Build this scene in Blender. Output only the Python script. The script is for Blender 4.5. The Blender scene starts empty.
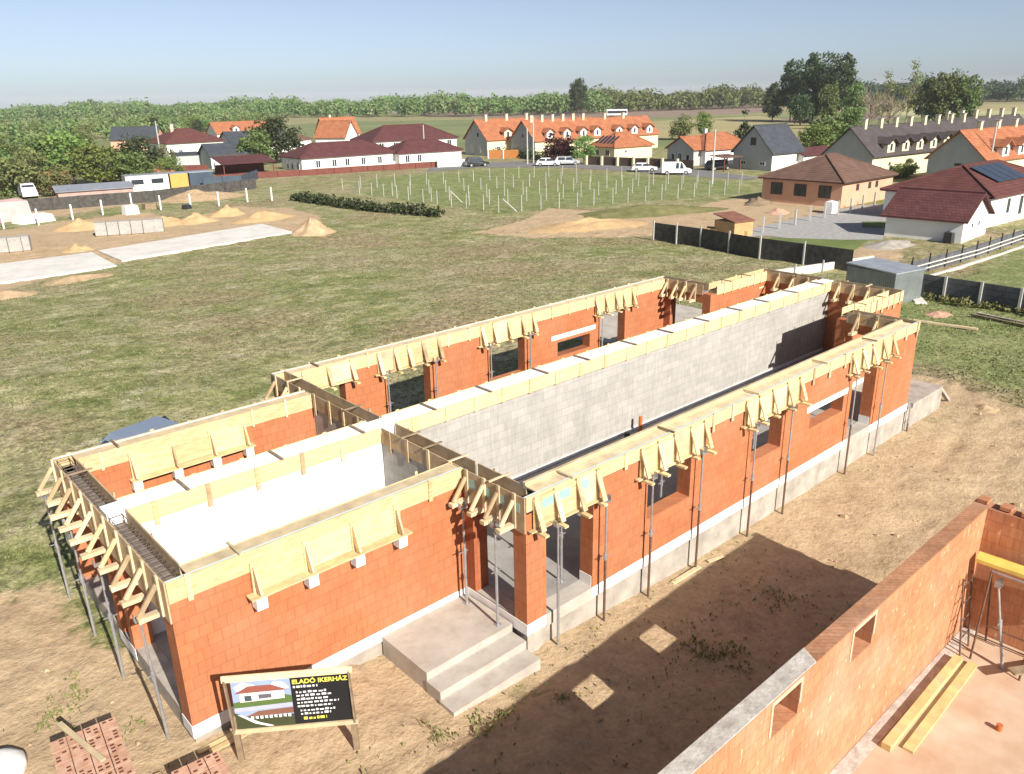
import bpy, math, random
import numpy as np
from mathutils import Vector, Matrix, noise as mnoise

sc = bpy.context.scene
C = sc.collection
RAD = math.radians
rnd = random.Random(7)

# ------------------------------------------------------------------ camera
CAM = Vector((-3.3226, -15.7600, 10.3723))
YAW, PITCH, ROLL, FPX = RAD(48.192), RAD(19.853), RAD(-1.1597), 808.48
fwd = Vector((math.cos(YAW)*math.cos(PITCH), math.sin(YAW)*math.cos(PITCH), -math.sin(PITCH)))
r0 = Vector((math.sin(YAW), -math.cos(YAW), 0.0))
u0 = r0.cross(fwd)
rgt = math.cos(ROLL)*r0 + math.sin(ROLL)*u0
upv = -math.sin(ROLL)*r0 + math.cos(ROLL)*u0
cd = bpy.data.cameras.new('camera'); co = bpy.data.objects.new('camera', cd); C.objects.link(co)
mx = Matrix((( rgt.x, upv.x, -fwd.x, CAM.x), (rgt.y, upv.y, -fwd.y, CAM.y), (rgt.z, upv.z, -fwd.z, CAM.z), (0, 0, 0, 1)))
co.matrix_world = mx
cd.sensor_fit = 'HORIZONTAL'; cd.sensor_width = 36.0; cd.lens = FPX*36.0/1024.0
cd.clip_start = 0.1; cd.clip_end = 20000
sc.camera = co

# ------------------------------------------------------------------ light
SUN_EL, SUN_AZ = RAD(32.0), RAD(263.0)            # azimuth of the sun measured from +x
w = bpy.data.worlds.new('World'); sc.world = w; w.use_nodes = True
nt = w.node_tree; nt.nodes.clear()
out = nt.nodes.new('ShaderNodeOutputWorld'); bg = nt.nodes.new('ShaderNodeBackground'); sky = nt.nodes.new('ShaderNodeTexSky')
sky.sky_type = 'NISHITA'; sky.sun_disc = False; sky.sun_elevation = SUN_EL; sky.sun_rotation = RAD(187.0)
sky.altitude = 100; sky.air_density = 0.62; sky.dust_density = 0.8; sky.ozone_density = 3.4
bg.inputs['Strength'].default_value = 0.074
hsv = nt.nodes.new('ShaderNodeHueSaturation'); hsv.inputs['Saturation'].default_value = .70; hsv.inputs['Value'].default_value = 1.0
nt.links.new(sky.outputs[0], hsv.inputs['Color']); nt.links.new(hsv.outputs[0], bg.inputs[0]); nt.links.new(bg.outputs[0], out.inputs[0])
sd = bpy.data.lights.new('sun', 'SUN'); so = bpy.data.objects.new('sun', sd); C.objects.link(so)
sd.energy = 5.0; sd.angle = RAD(0.5); sd.color = (1.0, 0.94, 0.85)
sdir = Vector((math.cos(SUN_AZ)*math.cos(SUN_EL), math.sin(SUN_AZ)*math.cos(SUN_EL), math.sin(SUN_EL)))
so.rotation_euler = sdir.to_track_quat('Z', 'Y').to_euler(); so.location = (0, -60, 60)
sc.view_settings.view_transform = 'Standard'; sc.view_settings.look = 'None'
sc.view_settings.exposure = 0.66; sc.view_settings.gamma = 1.0
sc.cycles.max_bounces = 6; sc.cycles.diffuse_bounces = 3

# ------------------------------------------------------------------ terrain height and picking helpers
def ss(t):
    t = min(max(t, 0.0), 1.0); return t*t*(3-2*t)
def gz(x, y):
    z = -.42 - .65*ss((x-1)/12.0); b = ss((math.hypot(x-8, y)-18)/40.0)
    return z*(1-b) - 2.0*b
def at(px, py, h=0.0):
    """point of the terrain (plus h) on the sight line measured in the survey photo"""
    d = fwd + rgt*((px-512)/FPX) - upv*((py-387)/FPX)
    t = (-.5+h-CAM.z)/d.z
    for _ in range(60):
        p = CAM + d*t; t = .5*t + .5*(gz(p.x, p.y)+h-CAM.z)/d.z
    return CAM + d*t

# ------------------------------------------------------------------ mesh helpers
ORG = {}
class MB:
    def __init__(s): s.v = []; s.f = []
    def face(s, pts):
        n = len(s.v); s.v += [tuple(p) for p in pts]; s.f.append(tuple(range(n, n+len(pts)))); return s
    def hexa(s, p):
        n = len(s.v); s.v += [tuple(q) for q in p]
        for q in ((0,3,2,1),(4,5,6,7),(0,1,5,4),(1,2,6,5),(2,3,7,6),(3,0,4,7)): s.f.append(tuple(n+i for i in q))
        return s
    def box(s, a, b):
        x0,x1 = sorted((a[0],b[0])); y0,y1 = sorted((a[1],b[1])); z0,z1 = sorted((a[2],b[2]))
        return s.hexa([(x0,y0,z0),(x1,y0,z0),(x1,y1,z0),(x0,y1,z0),(x0,y0,z1),(x1,y0,z1),(x1,y1,z1),(x0,y1,z1)])
    def beam(s, p, q, w, h, up=(0,0,1)):
        p, q = Vector(p), Vector(q); d = (q-p).normalized(); side = d.cross(Vector(up))
        if side.length < 1e-4: side = d.cross(Vector((1,0,0)))
        side.normalize(); u = side.cross(d).normalized(); a = side*(w/2); b = u*(h/2)
        return s.hexa([p-a-b, p+a-b, q+a-b, q-a-b, p-a+b, p+a+b, q+a+b, q-a+b])
    def cyl(s, p, q, r0, r1=None, n=8, caps=True):
        r1 = r0 if r1 is None else r1
        p, q = Vector(p), Vector(q); d = (q-p).normalized(); a = d.cross(Vector((0,0,1)))
        if a.length < 1e-4: a = Vector((1,0,0))
        a.normalize(); b = d.cross(a); k = len(s.v)
        for i in range(n):
            t = 2*math.pi*i/n; e = a*math.cos(t)+b*math.sin(t); s.v += [tuple(p+e*r0), tuple(q+e*r1)]
        for i in range(n):
            j = (i+1) % n; s.f.append((k+2*i, k+2*j, k+2*j+1, k+2*i+1))
        if caps:
            s.f.append(tuple(k+2*i for i in range(n))[::-1]); s.f.append(tuple(k+2*i+1 for i in range(n)))
        return s
    def prism(s, pts, z0, z1):
        n = len(pts); k = len(s.v)
        area = sum(pts[i][0]*pts[(i+1)%n][1]-pts[(i+1)%n][0]*pts[i][1] for i in range(n))
        if area < 0: pts = pts[::-1]
        s.v += [(p[0],p[1],z0) for p in pts] + [(p[0],p[1],z1) for p in pts]
        s.f.append(tuple(range(k+n-1, k-1, -1))); s.f.append(tuple(range(k+n, k+2*n)))
        for i in range(n):
            j = (i+1) % n; s.f.append((k+i, k+j, k+n+j, k+n+i))
        return s
    def build(s, name, mat, parent=None, smooth=False):
        o = ORG.get(parent.name, Vector((0,0,0))) if parent else Vector((0,0,0))
        me = bpy.data.meshes.new(name)
        me.from_pydata([(a-o.x, b-o.y, c-o.z) for a, b, c in s.v], [], s.f); me.update()
        if mat: me.materials.append(mat)
        if smooth:
            for p in me.polygons: p.use_smooth = True
        ob = bpy.data.objects.new(name, me); C.objects.link(ob)
        if parent:
            ob.parent = parent; ORG[ob.name] = o
        return ob
def tag(o, label, cat, group=None):
    o['label'] = label; o['category'] = cat
    if group: o['group'] = group
    return o
def thing(name, label, cat, loc=(0,0,0), rotz=0.0, group=None, world=False):
    o = bpy.data.objects.new(name, None); C.objects.link(o); o.location = loc; o.rotation_euler = (0,0,rotz)
    o.empty_display_size = .3
    ORG[o.name] = Vector(loc) if world else Vector((0,0,0))
    return tag(o, label, cat, group)
def struct(o, kind='structure'):
    o['kind'] = kind; return o
def dup(root, loc, rotz=0.0, scale=None, label=None, group=None):
    r = root.copy(); C.objects.link(r); r.location = loc; r.rotation_euler = (0,0,rotz)
    if scale: r.scale = scale
    if label: r['label'] = label
    if group: r['group'] = group
    for ch in list(root.children):
        c = ch.copy(); C.objects.link(c); c.parent = r
        for g in ch.children:
            d = g.copy(); C.objects.link(d); d.parent = c
    return r

# ------------------------------------------------------------------ materials
def newmat(name, rough=.85, spec=.3, metal=0.0):
    m = bpy.data.materials.new(name); m.use_nodes = True; n = m.node_tree.nodes; b = n['Principled BSDF']
    b.inputs['Roughness'].default_value = rough; b.inputs['Specular IOR Level'].default_value = spec; b.inputs['Metallic'].default_value = metal
    return m, m.node_tree, b
def ramp(t, fac, stops):
    r = t.nodes.new('ShaderNodeValToRGB'); e = r.color_ramp.elements
    while len(e) < len(stops): e.new(.5)
    for k, (p, c) in enumerate(stops):
        e[k].position = p; e[k].color = (c[0], c[1], c[2], 1) if not isinstance(c, (int, float)) else (c, c, c, 1)
    t.links.new(fac, r.inputs[0]); return r.outputs[0]
def noise_tex(t, vec, scale, detail=4, rough=.55, dist=0.0):
    n = t.nodes.new('ShaderNodeTexNoise'); n.inputs['Scale'].default_value = scale; n.inputs['Detail'].default_value = detail
    n.inputs['Roughness'].default_value = rough; n.inputs['Distortion'].default_value = dist
    if vec is not None: t.links.new(vec, n.inputs['Vector'])
    return n.outputs['Fac']
def mixc(t, fac, a, b, mode='MIX'):
    m = t.nodes.new('ShaderNodeMix'); m.data_type = 'RGBA'; m.blend_type = mode
    for s, v in ((0, fac), (6, a), (7, b)):
        if isinstance(v, (int, float)): m.inputs[s].default_value = v
        elif isinstance(v, tuple): m.inputs[s].default_value = (v[0], v[1], v[2], 1)
        else: t.links.new(v, m.inputs[s])
    return m.outputs[2]
def math_n(t, op, a, b=None, clamp=False):
    m = t.nodes.new('ShaderNodeMath'); m.operation = op; m.use_clamp = clamp
    for i, v in enumerate((a, b)):
        if v is None: continue
        if isinstance(v, (int, float)): m.inputs[i].default_value = v
        else: t.links.new(v, m.inputs[i])
    return m.outputs[0]
def bump(t, b, h, strength=.3, dist=.02):
    n = t.nodes.new('ShaderNodeBump'); n.inputs['Strength'].default_value = strength; n.inputs['Distance'].default_value = dist
    t.links.new(h, n.inputs['Height']); t.links.new(n.outputs[0], b.inputs['Normal'])
def coords(t, which='Object'):
    return t.nodes.new('ShaderNodeTexCoord').outputs[which]
def scaled(t, vec, s):
    m = t.nodes.new('ShaderNodeMapping'); m.inputs['Scale'].default_value = s; t.links.new(vec, m.inputs['Vector']); return m.outputs[0]
def M(name, c, var=.25, scale=3.0, rough=.85, spec=.3, metal=0.0, bmp=0.0, stretch=None, orand=0.0, c2=None, smear=None):
    """plain surface: a base colour broken up by noise"""
    m, t, b = newmat(name, rough, spec, metal)
    v = coords(t)
    if stretch: v = scaled(t, v, stretch)
    f = noise_tex(t, v, scale, 5, .6)
    lo = c2 or tuple(x*(1-var) for x in c); hi = tuple(min(x*(1+var*.6), .95) for x in c)
    col = ramp(t, f, [(.3, lo), (.7, hi)])
    if orand:
        oi = t.nodes.new('ShaderNodeObjectInfo'); k = math_n(t, 'MULTIPLY_ADD', oi.outputs['Random'], orand); t.nodes[-1].inputs[2].default_value = 1-orand/2
        col = mixc(t, 1.0, col, k, 'MULTIPLY')
    if smear: col = mixc(t, ramp(t, noise_tex(t, coords(t), 2.3, 6, .7), [(.52, 0.0), (.68, smear[3])]), col, smear[:3])
    t.links.new(col, b.inputs['Base Color'])
    if bmp: bump(t, b, noise_tex(t, v, scale*4, 4), bmp, .02)
    return m
def wallvec(t):
    """(x+y, z) coordinates for axis-aligned walls"""
    v = coords(t); s = t.nodes.new('ShaderNodeSeparateXYZ'); t.links.new(v, s.inputs[0])
    a = math_n(t, 'ADD', s.outputs[0], s.outputs[1]); c = t.nodes.new('ShaderNodeCombineXYZ')
    t.links.new(a, c.inputs[0]); t.links.new(s.outputs[2], c.inputs[1]); return v, c.outputs[0]
def brickmat(name, c1, c2, mortar, bw, bh, ms=.006, smear=None, dirt=.2, rough=.9, bmp=.25, bias=0.0, rib=0.0, lime=0.0):
    m, t, b = newmat(name, rough, .2); v, wv = wallvec(t)
    br = t.nodes.new('ShaderNodeTexBrick'); t.links.new(wv, br.inputs['Vector'])
    br.inputs['Scale'].default_value = 1; br.inputs['Brick Width'].default_value = bw; br.inputs['Row Height'].default_value = bh
    br.inputs['Mortar Size'].default_value = ms; br.inputs['Mortar Smooth'].default_value = .3; br.inputs['Bias'].default_value = bias
    for k, c in (('Color1', c1), ('Color2', c2), ('Mortar', mortar)): br.inputs[k].default_value = (*c, 1)
    col = br.outputs['Color']
    f = noise_tex(t, v, 1.3, 6, .65); col = mixc(t, 1.0, col, ramp(t, f, [(.3, 1-dirt), (.7, 1+dirt*.4)]), 'MULTIPLY')
    f2 = noise_tex(t, scaled(t, v, (14, 14, 2.5)), 1.0, 3); col = mixc(t, 1.0, col, ramp(t, f2, [(.35, 1-dirt*.6), (.65, 1.05)]), 'MULTIPLY')
    if rib:
        wt = t.nodes.new('ShaderNodeTexWave'); wt.inputs['Scale'].default_value = 12; wt.inputs['Distortion'].default_value = .5; t.links.new(wv, wt.inputs['Vector'])
        col = mixc(t, 1.0, col, ramp(t, wt.outputs['Fac'], [(.0, 1-rib), (.6, 1.0)]), 'MULTIPLY')
    if smear:
        f3 = noise_tex(t, scaled(t, wv, (5.0, 2.2, 1)), 1.6, 4, .6); col = mixc(t, ramp(t, f3, [(.62, 0.0), (.69, .75)]), col, smear)
    if lime:
        f4 = noise_tex(t, v, .6, 4, .6); col = mixc(t, ramp(t, f4, [(.45, 0.0), (.75, lime)]), col, (.62, .55, .48))
    t.links.new(col, b.inputs['Base Color'])
    bump(t, b, math_n(t, 'SUBTRACT', f2, br.outputs['Fac']), bmp, .01)
    return m
def tilemat(name, c, var=.25, row=.33, rough=.8, spec=.25):
    m, t, b = newmat(name, rough, spec); v, wv = wallvec(t)
    br = t.nodes.new('ShaderNodeTexBrick'); t.links.new(wv, br.inputs['Vector'])
    br.inputs['Scale'].default_value = 1; br.inputs['Brick Width'].default_value = .32; br.inputs['Row Height'].default_value = row*.55
    br.inputs['Mortar Size'].default_value = .018; br.inputs['Mortar Smooth'].default_value = .6
    br.inputs['Color1'].default_value = (*c, 1); br.inputs['Color2'].default_value = (*[x*(1-var) for x in c], 1); br.inputs['Mortar'].default_value = (*[x*.35 for x in c], 1)
    f = noise_tex(t, v, .8, 5, .6); col = mixc(t, 1.0, br.outputs['Color'], ramp(t, f, [(.3, .78), (.7, 1.12)]), 'MULTIPLY')
    t.links.new(col, b.inputs['Base Color']); bump(t, b, br.outputs['Fac'], -.4, .03)
    return m
def leafmat(name, c1, c2, scale=.6, dry=None):
    m, t, b = newmat(name, .6, .2); v = coords(t)
    f = noise_tex(t, v, scale, 4, .6); col = ramp(t, f, [(.3, c1), (.7, c2)])
    oi = t.nodes.new('ShaderNodeObjectInfo')
    hs = t.nodes.new('ShaderNodeHueSaturation'); t.links.new(col, hs.inputs['Color'])
    k = math_n(t, 'MULTIPLY_ADD', oi.outputs['Random'], .06); t.nodes[-1].inputs[2].default_value = .47; t.links.new(k, hs.inputs['Hue'])
    k2 = math_n(t, 'MULTIPLY_ADD', oi.outputs['Random'], .5); t.nodes[-1].inputs[2].default_value = .78; t.links.new(k2, hs.inputs['Value'])
    t.links.new(hs.outputs[0], b.inputs['Base Color'])
    tr = t.nodes.new('ShaderNodeBsdfTranslucent'); t.links.new(hs.outputs[0], tr.inputs['Color'])
    mx_ = t.nodes.new('ShaderNodeMixShader'); mx_.inputs[0].default_value = .25
    t.links.new(b.outputs[0], mx_.inputs[1]); t.links.new(tr.outputs[0], mx_.inputs[2])
    t.links.new(mx_.outputs[0], t.nodes['Material Output'].inputs['Surface'])
    return m

m_brick = brickmat('orange hollow brick', (.475,.178,.078), (.435,.156,.068), (.30,.105,.05), .25, .238, .0055, dirt=.11, lime=.07)
m_brick_rib = brickmat('ribbed brick end', (.46,.155,.066), (.42,.135,.06), (.30,.095,.045), .25, .238, .005, rib=.3)
m_brick_n = brickmat('smeared pale brick', (.55,.26,.135), (.50,.22,.11), (.38,.16,.08), .25, .238, .007, smear=(.70,.48,.30), dirt=.2, lime=.18)
m_bricktop = brickmat('brick wall top', (.50,.255,.14), (.45,.215,.115), (.33,.14,.08), .12, .03, .006, dirt=.3, lime=.2)
m_mortartop = M('mortar bed', (.52,.48,.43), .3, 5, .95, .1, bmp=.6, c2=(.36,.31,.27))
m_mortpale = M('pale mortar', (.56,.42,.30), .2, 7, .95, .1, bmp=.4)
m_block = brickmat('grey building block', (.44,.42,.385), (.385,.37,.34), (.32,.305,.28), .5, .238, .008, dirt=.15, bias=.1)
m_eps = M('white polystyrene sheet', (.86,.86,.85), .04, 2, .8, .2)
m_strip = M('white base insulation', (.80,.80,.78), .10, 4, .8, .2)
m_conc = M('concrete', (.40,.36,.31), .3, 2.2, .9, .2, bmp=.25)
m_concw = M('pale concrete', (.60,.56,.50), .16, 2.0, .9, .2, bmp=.2)
m_slab = M('bright foundation concrete', (.66,.63,.58), .16, .8, .9, .2)
m_floor = M('floor screed', (.33,.31,.29), .25, 1.2, .9, .2)
m_lintel = M('white lintel', (.80,.79,.76), .08, 4, .85, .2)
m_pine = M('fresh pine board', (.70,.53,.28), .3, 2.4, .75, .3, stretch=(1.2,1.2,9), orand=.4, smear=(.50,.43,.32,.6))
m_pinew = M('pale pine lath', (.66,.52,.32), .25, 3, .75, .3, orand=.4, smear=(.46,.40,.32,.5))
m_pine2 = M('used shuttering panel', (.58,.43,.22), .3, 2.4, .75, .3, stretch=(1.2,1.2,9), orand=.4, smear=(.48,.42,.33,.8))
m_tan = M('weathered and shade toned shuttering', (.46,.33,.19), .3, 3.0, .8, .25, orand=.35, smear=(.42,.38,.32,.5))  # darker pine copy; paints shade on end-facing boards, also serves aged laths
m_old = M('old dirty wood', (.27,.20,.13), .35, 5, .9, .2, orand=.2)
m_yellow = M('yellow formwork board', (.70,.54,.13), .2, 3, .6, .4)
m_teal = M('teal foam patch', (.30,.47,.43), .12, 4, .8, .2)
m_step = M('weathered step concrete', (.46,.42,.365), .2, 1.6, .9, .2, bmp=.3, smear=(.34,.28,.21,.6))
m_tealp = M('pale blue green foam edge', (.60,.70,.66), .08, 3, .8, .2)
m_steel = M('galvanised steel', (.42,.42,.42), .25, 9, .5, .5, .55)
m_rust = M('rusty steel', (.16,.10,.07), .4, 12, .75, .3, .2)
m_rebar = M('reinforcing steel', (.20,.16,.13), .4, 10, .7, .3, .4)
m_trough = M('dusty trough bottom', (.26,.22,.19), .3, 6, .95, .1)
m_dark = M('near black gap shade and cover', (.05,.05,.055), .2, 4, .9, .1)  # near black: painted shade of the ledge gaps, and the pen cover
m_pipe = M('orange plastic pipe', (.50,.15,.05), .1, 4, .5, .4)
m_pipeb = M('black plastic pipe', (.03,.03,.035), .1, 4, .5, .4)
m_white = M('white render', (.80,.79,.76), .06, .6, .85, .2)
m_cream = M('cream render', (.74,.64,.42), .08, .6, .85, .2)
m_pink = M('salmon render', (.62,.36,.24), .10, .6, .85, .2)
m_grey = M('grey render and gable shade', (.42,.43,.42), .1, .6, .85, .2)  # grey parts, and the painted shade laid over gable faces
m_blue = M('blue painted metal', (.05,.075,.105), .2, 1, .5, .4)
m_glass = M('window glass', (.035,.045,.055), .3, 2, .12, .6)
m_frame = M('brown window frame', (.07,.045,.035), .2, 3, .6, .3)
m_framew = M('white window frame', (.75,.75,.73), .08, 3, .6, .3)
m_rred = tilemat('dark red roof tile', (.155,.058,.05))
m_rred2 = tilemat('oxblood roof tile', (.135,.05,.05))
m_rbrown = tilemat('brown roof shingle', (.20,.115,.085))
m_rorange = tilemat('orange roof tile', (.46,.175,.085))
m_rgrey = tilemat('graphite roof tile', (.10,.085,.085))
m_rslate = tilemat('slate blue roof', (.075,.085,.10))
m_solar = M('solar panel glass', (.03,.04,.06), .2, 2, .12, .7)
m_brownf = M('red brown fence', (.17,.06,.045), .2, 1.5, .8, .2)
m_gateo = M('orange brown gate', (.45,.18,.05), .15, 2, .7, .3)
m_net = M('dark shade net', (.085,.08,.072), .4, 2.5, .9, .1)
m_panel = brickmat('dark concrete panel', (.135,.14,.15), (.12,.125,.135), (.07,.07,.075), 2.5, .36, .02, dirt=.3)
m_post = M('pale concrete post', (.46,.45,.42), .15, 5, .9, .2)
m_postd = M('dark metal post', (.05,.05,.055), .2, 4, .6, .3)
m_corr = None
m_sand = M('yellow sand', (.52,.36,.19), .18, 1.6, .95, .1, bmp=.4)
m_soil = M('loose soil', (.46,.33,.20), .3, 1.8, .95, .1, bmp=.5)
m_bark = M('bark', (.12,.09,.065), .3, 4, .95, .1)
m_barkg = M('pale bare twigs', (.30,.24,.18), .25, 4, .95, .1)
m_paintw = M('white car paint', (.75,.75,.74), .03, 1, .3, .5)
m_paints = M('silver car paint', (.50,.52,.54), .05, 1, .3, .5, .3)
m_paintk = M('black car paint', (.03,.03,.035), .1, 1, .25, .5)
m_paintb = M('blue grey car paint', (.24,.29,.37), .06, 1, .3, .5, .2)
m_tyre = M('tyre rubber', (.025,.025,.025), .2, 6, .9, .2)
m_lamp = M('lamp lens', (.65,.62,.55), .1, 3, .2, .6)
m_pallet = M('stacked clay bricks', (.56,.36,.26), .25, 6, .9, .2, c2=(.42,.22,.14))
m_core = M('brick cores', (.16,.06,.035), .3, 6, .9, .1)
m_asphalt = M('asphalt', (.20,.195,.19), .2, .5, .95, .2)
m_gravel = M('grey gravel', (.36,.35,.335), .25, 2.5, .95, .2)
m_plough = M('ploughed soil', (.27,.20,.155), .25, .02, .95, .1, stretch=(1,6,1))
m_straw = M('dry meadow', (.36,.31,.16), .2, .03, .95, .1)
m_meadow = M('green meadow', (.20,.225,.10), .25, .03, .95, .1)
m_lawn = M('lawn', (.16,.20,.07), .25, .4, .95, .1)
L_mid = leafmat('mid green leaves', (.10,.145,.045), (.185,.24,.08), .5)
L_bright = leafmat('fresh green leaves', (.125,.19,.045), (.215,.285,.085), .5)
L_dark = leafmat('dark green leaves', (.042,.068,.030), (.082,.115,.046), .4)
L_olive = leafmat('olive green leaves', (.145,.17,.06), (.235,.25,.10), .4)
L_red = leafmat('purple leaves', (.05,.015,.018), (.09,.03,.03), .5)
L_for = leafmat('forest leaves', (.105,.155,.045), (.17,.225,.075), .02)
L_forg = leafmat('forest fringe leaves', (.15,.18,.07), (.21,.23,.10), .02)
L_ford = leafmat('dark forest leaves', (.045,.072,.045), (.075,.105,.058), .02)
L_weed = leafmat('weed leaves', (.17,.205,.07), (.28,.30,.12), 1.5)
L_grass = leafmat('grass blades', (.11,.145,.045), (.20,.225,.085), 1.5)
L_straw = leafmat('dry grass blades', (.24,.21,.11), (.33,.29,.17), 1.0)

def corrugated(name, c):
    m, t, b = newmat(name, .45, .5, .4); v, wv = wallvec(t)
    wt = t.nodes.new('ShaderNodeTexWave'); wt.inputs['Scale'].default_value = 2.2; t.links.new(wv, wt.inputs['Vector'])
    f = noise_tex(t, v, 1.2, 4); col = mixc(t, 1.0, (*c,), ramp(t, f, [(.3, .8), (.7, 1.1)]), 'MULTIPLY')
    col = mixc(t, 1.0, col, ramp(t, wt.outputs['Fac'], [(0, .75), (.6, 1.0)]), 'MULTIPLY')
    t.links.new(col, b.inputs['Base Color']); bump(t, b, wt.outputs['Fac'], .5, .02); return m
m_corr = corrugated('grey green corrugated steel', (.27,.30,.29))
m_roofm = corrugated('pale metal roof', (.46,.50,.54))

# ------------------------------------------------------------------ ground
def axis(lo, hi, step, far):
    a = list(np.arange(lo, hi+1e-6, step)); s = step; p = hi
    while p < far: s *= 1.16; p += s; a.append(p)
    s = step; p = lo
    while p > -far: s *= 1.16; p -= s; a.insert(0, p)
    return np.array(a)
def sdist(X, Y, poly):
    """distance to a polygon edge, positive inside"""
    inside = np.zeros(X.shape, bool); d = np.full(X.shape, 1e9); n = len(poly)
    for i in range(n):
        x0, y0 = poly[i]; x1, y1 = poly[(i+1) % n]
        c = ((y0 > Y) != (y1 > Y)); xi = x0 + (Y-y0)/((y1-y0) if abs(y1-y0) > 1e-9 else 1e-9)*(x1-x0)
        inside ^= c & (X < xi)
        ex, ey = x1-x0, y1-y0; t = np.clip(((X-x0)*ex+(Y-y0)*ey)/(ex*ex+ey*ey+1e-12), 0, 1)
        d = np.minimum(d, np.hypot(X-x0-t*ex, Y-y0-t*ey))
    return np.where(inside, d, -d)
def P3(px, py, h=0): p = at(px, py, h); return (p.x, p.y, gz(p.x, p.y)+h)
def PX(*pts): return [(at(*p).x, at(*p).y) for p in pts]
xs = axis(-12, 60, .2, 3000); ys = axis(-22, 66, .2, 3000)
X, Y = np.meshgrid(xs, ys)
def ssn(t): t = np.clip(t, 0, 1); return t*t*(3-2*t)
Z = -.42 - .65*ssn((X-1)/12); Bf = ssn((np.hypot(X-8, Y)-18)/40); Z = Z*(1-Bf) - 2.0*Bf
dirt_polys = [
    [(-14,5.0),(-5,5.2),(-.6,4.2),(0,-1),(6,-3),(27,-3),(30.8,-2.2),(31.0,-5.2),(29.2,-8.5),(32,-13),(45,-24),(-14,-24)],
    PX((-60,300),(0,292),(70,272),(125,262),(300,232),(332,240),(318,214),(285,208),(235,206),(180,222),(150,212),(60,222),(-60,240)),
    PX((472,233),(520,222),(548,208),(600,211),(640,216),(700,222),(660,236),(600,238),(540,238)),
    PX((640,222),(720,200),(766,196),(850,206),(870,214),(760,232),(730,246)),
    PX((800,262),(860,246),(905,246),(900,262)),
    PX((0,205),(130,196),(150,204),(60,215),(-40,226)),
]
D = np.zeros(X.shape)
for i, p in enumerate(dirt_polys):
    soft = 1.6 if i == 0 else 1.8
    D = np.maximum(D, ssn(sdist(X, Y, p)/soft*.5+.5))
NZ = np.zeros(X.shape)
near = (X > -12.5) & (X < 61) & (Y > -22.5) & (Y < 67)
idx = np.argwhere(near)
for a, b in idx:
    p = Vector((X[a, b], Y[a, b], 0))
    n = mnoise.fractal(p*.35, 1.0, 2.0, 4)*.09 + (mnoise.noise(p*1.5)*.08+max(0,mnoise.noise(p*.8+Vector((9,3,1))))*mnoise.noise(p*3.1)*.24 if D[a, b] > .3 else mnoise.noise(p*1.1)*.04)
    NZ[a, b] = n*(.75 if D[a, b] > .3 else .8)
inhouse = sdist(X, Y, [(-.4,-3.8),(5.8,-3.8),(5.8,-5.8),(25,-5.8),(25,-3.5),(29,-3.5),(29,3.5),(25,3.5),(25,5.8),(5.8,5.8),(5.8,3.8),(-.4,3.8)])
NZ *= np.where(inhouse > -1.2, .45, 1.0)
nstep = sdist(X, Y, [(3.5,-3.4),(3.5,-6.3),(6.4,-6.3),(6.4,-3.4)])
for o_ in (0.0, 1.65):
    yc = -9.4+o_+.13*(X-17)+.25*np.sin(X*.45); NZ += np.where((X > 15) & (X < 40), (-.03*np.exp(-((Y-yc)/.24)**2)+.016*np.exp(-((np.abs(Y-yc)-.42)/.16)**2))*(.5+.8*np.sin(X*.55+1)), 0)*(D > .5)
    yc = -6.2+o_*.9-.5*(X+7)+.2*np.sin(X*.8); NZ += np.where((X < -.8) & (X > -11), -.035*np.exp(-((Y-yc)/.26)**2)+.015*np.exp(-((np.abs(Y-yc)-.45)/.18)**2), 0)*(D > .5)
NZ = np.where(nstep > -.25, NZ*.3-.10, NZ)
LU = np.maximum(ssn(sdist(X, Y, [(57,82),(57,53),(92,41),(104,58),(98,95),(70,100)])/3+.5), ssn(sdist(X, Y, [(29,3),(33,-2.6),(32,-6),(36,-18),(48,-24),(80,-30),(80,4.5),(47,4)])/2+.5))
Z = Z + NZ
v = np.stack([X.ravel(), Y.ravel(), Z.ravel()], 1); ny, nx = X.shape
I = np.arange(nx*ny).reshape(ny, nx)
f = np.stack([I[:-1,:-1].ravel(), I[:-1,1:].ravel(), I[1:,1:].ravel(), I[1:,:-1].ravel()], 1)
me = bpy.data.meshes.new('ground'); me.vertices.add(len(v)); me.vertices.foreach_set('co', v.ravel())
me.loops.add(f.size); me.loops.foreach_set('vertex_index', f.ravel()); me.polygons.add(len(f))
me.polygons.foreach_set('loop_start', np.arange(0, f.size, 4)); me.polygons.foreach_set('loop_total', np.full(len(f), 4)); me.update(calc_edges=True)
al_ = me.attributes.new('lush', 'FLOAT', 'POINT'); al_.data.foreach_set('value', LU.ravel().astype(np.float32))
at_ = me.attributes.new('dirt', 'FLOAT', 'POINT'); at_.data.foreach_set('value', D.ravel().astype(np.float32))
for p in me.polygons: p.use_smooth = True
ground = struct(bpy.data.objects.new('ground', me)); C.objects.link(ground)
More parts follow.
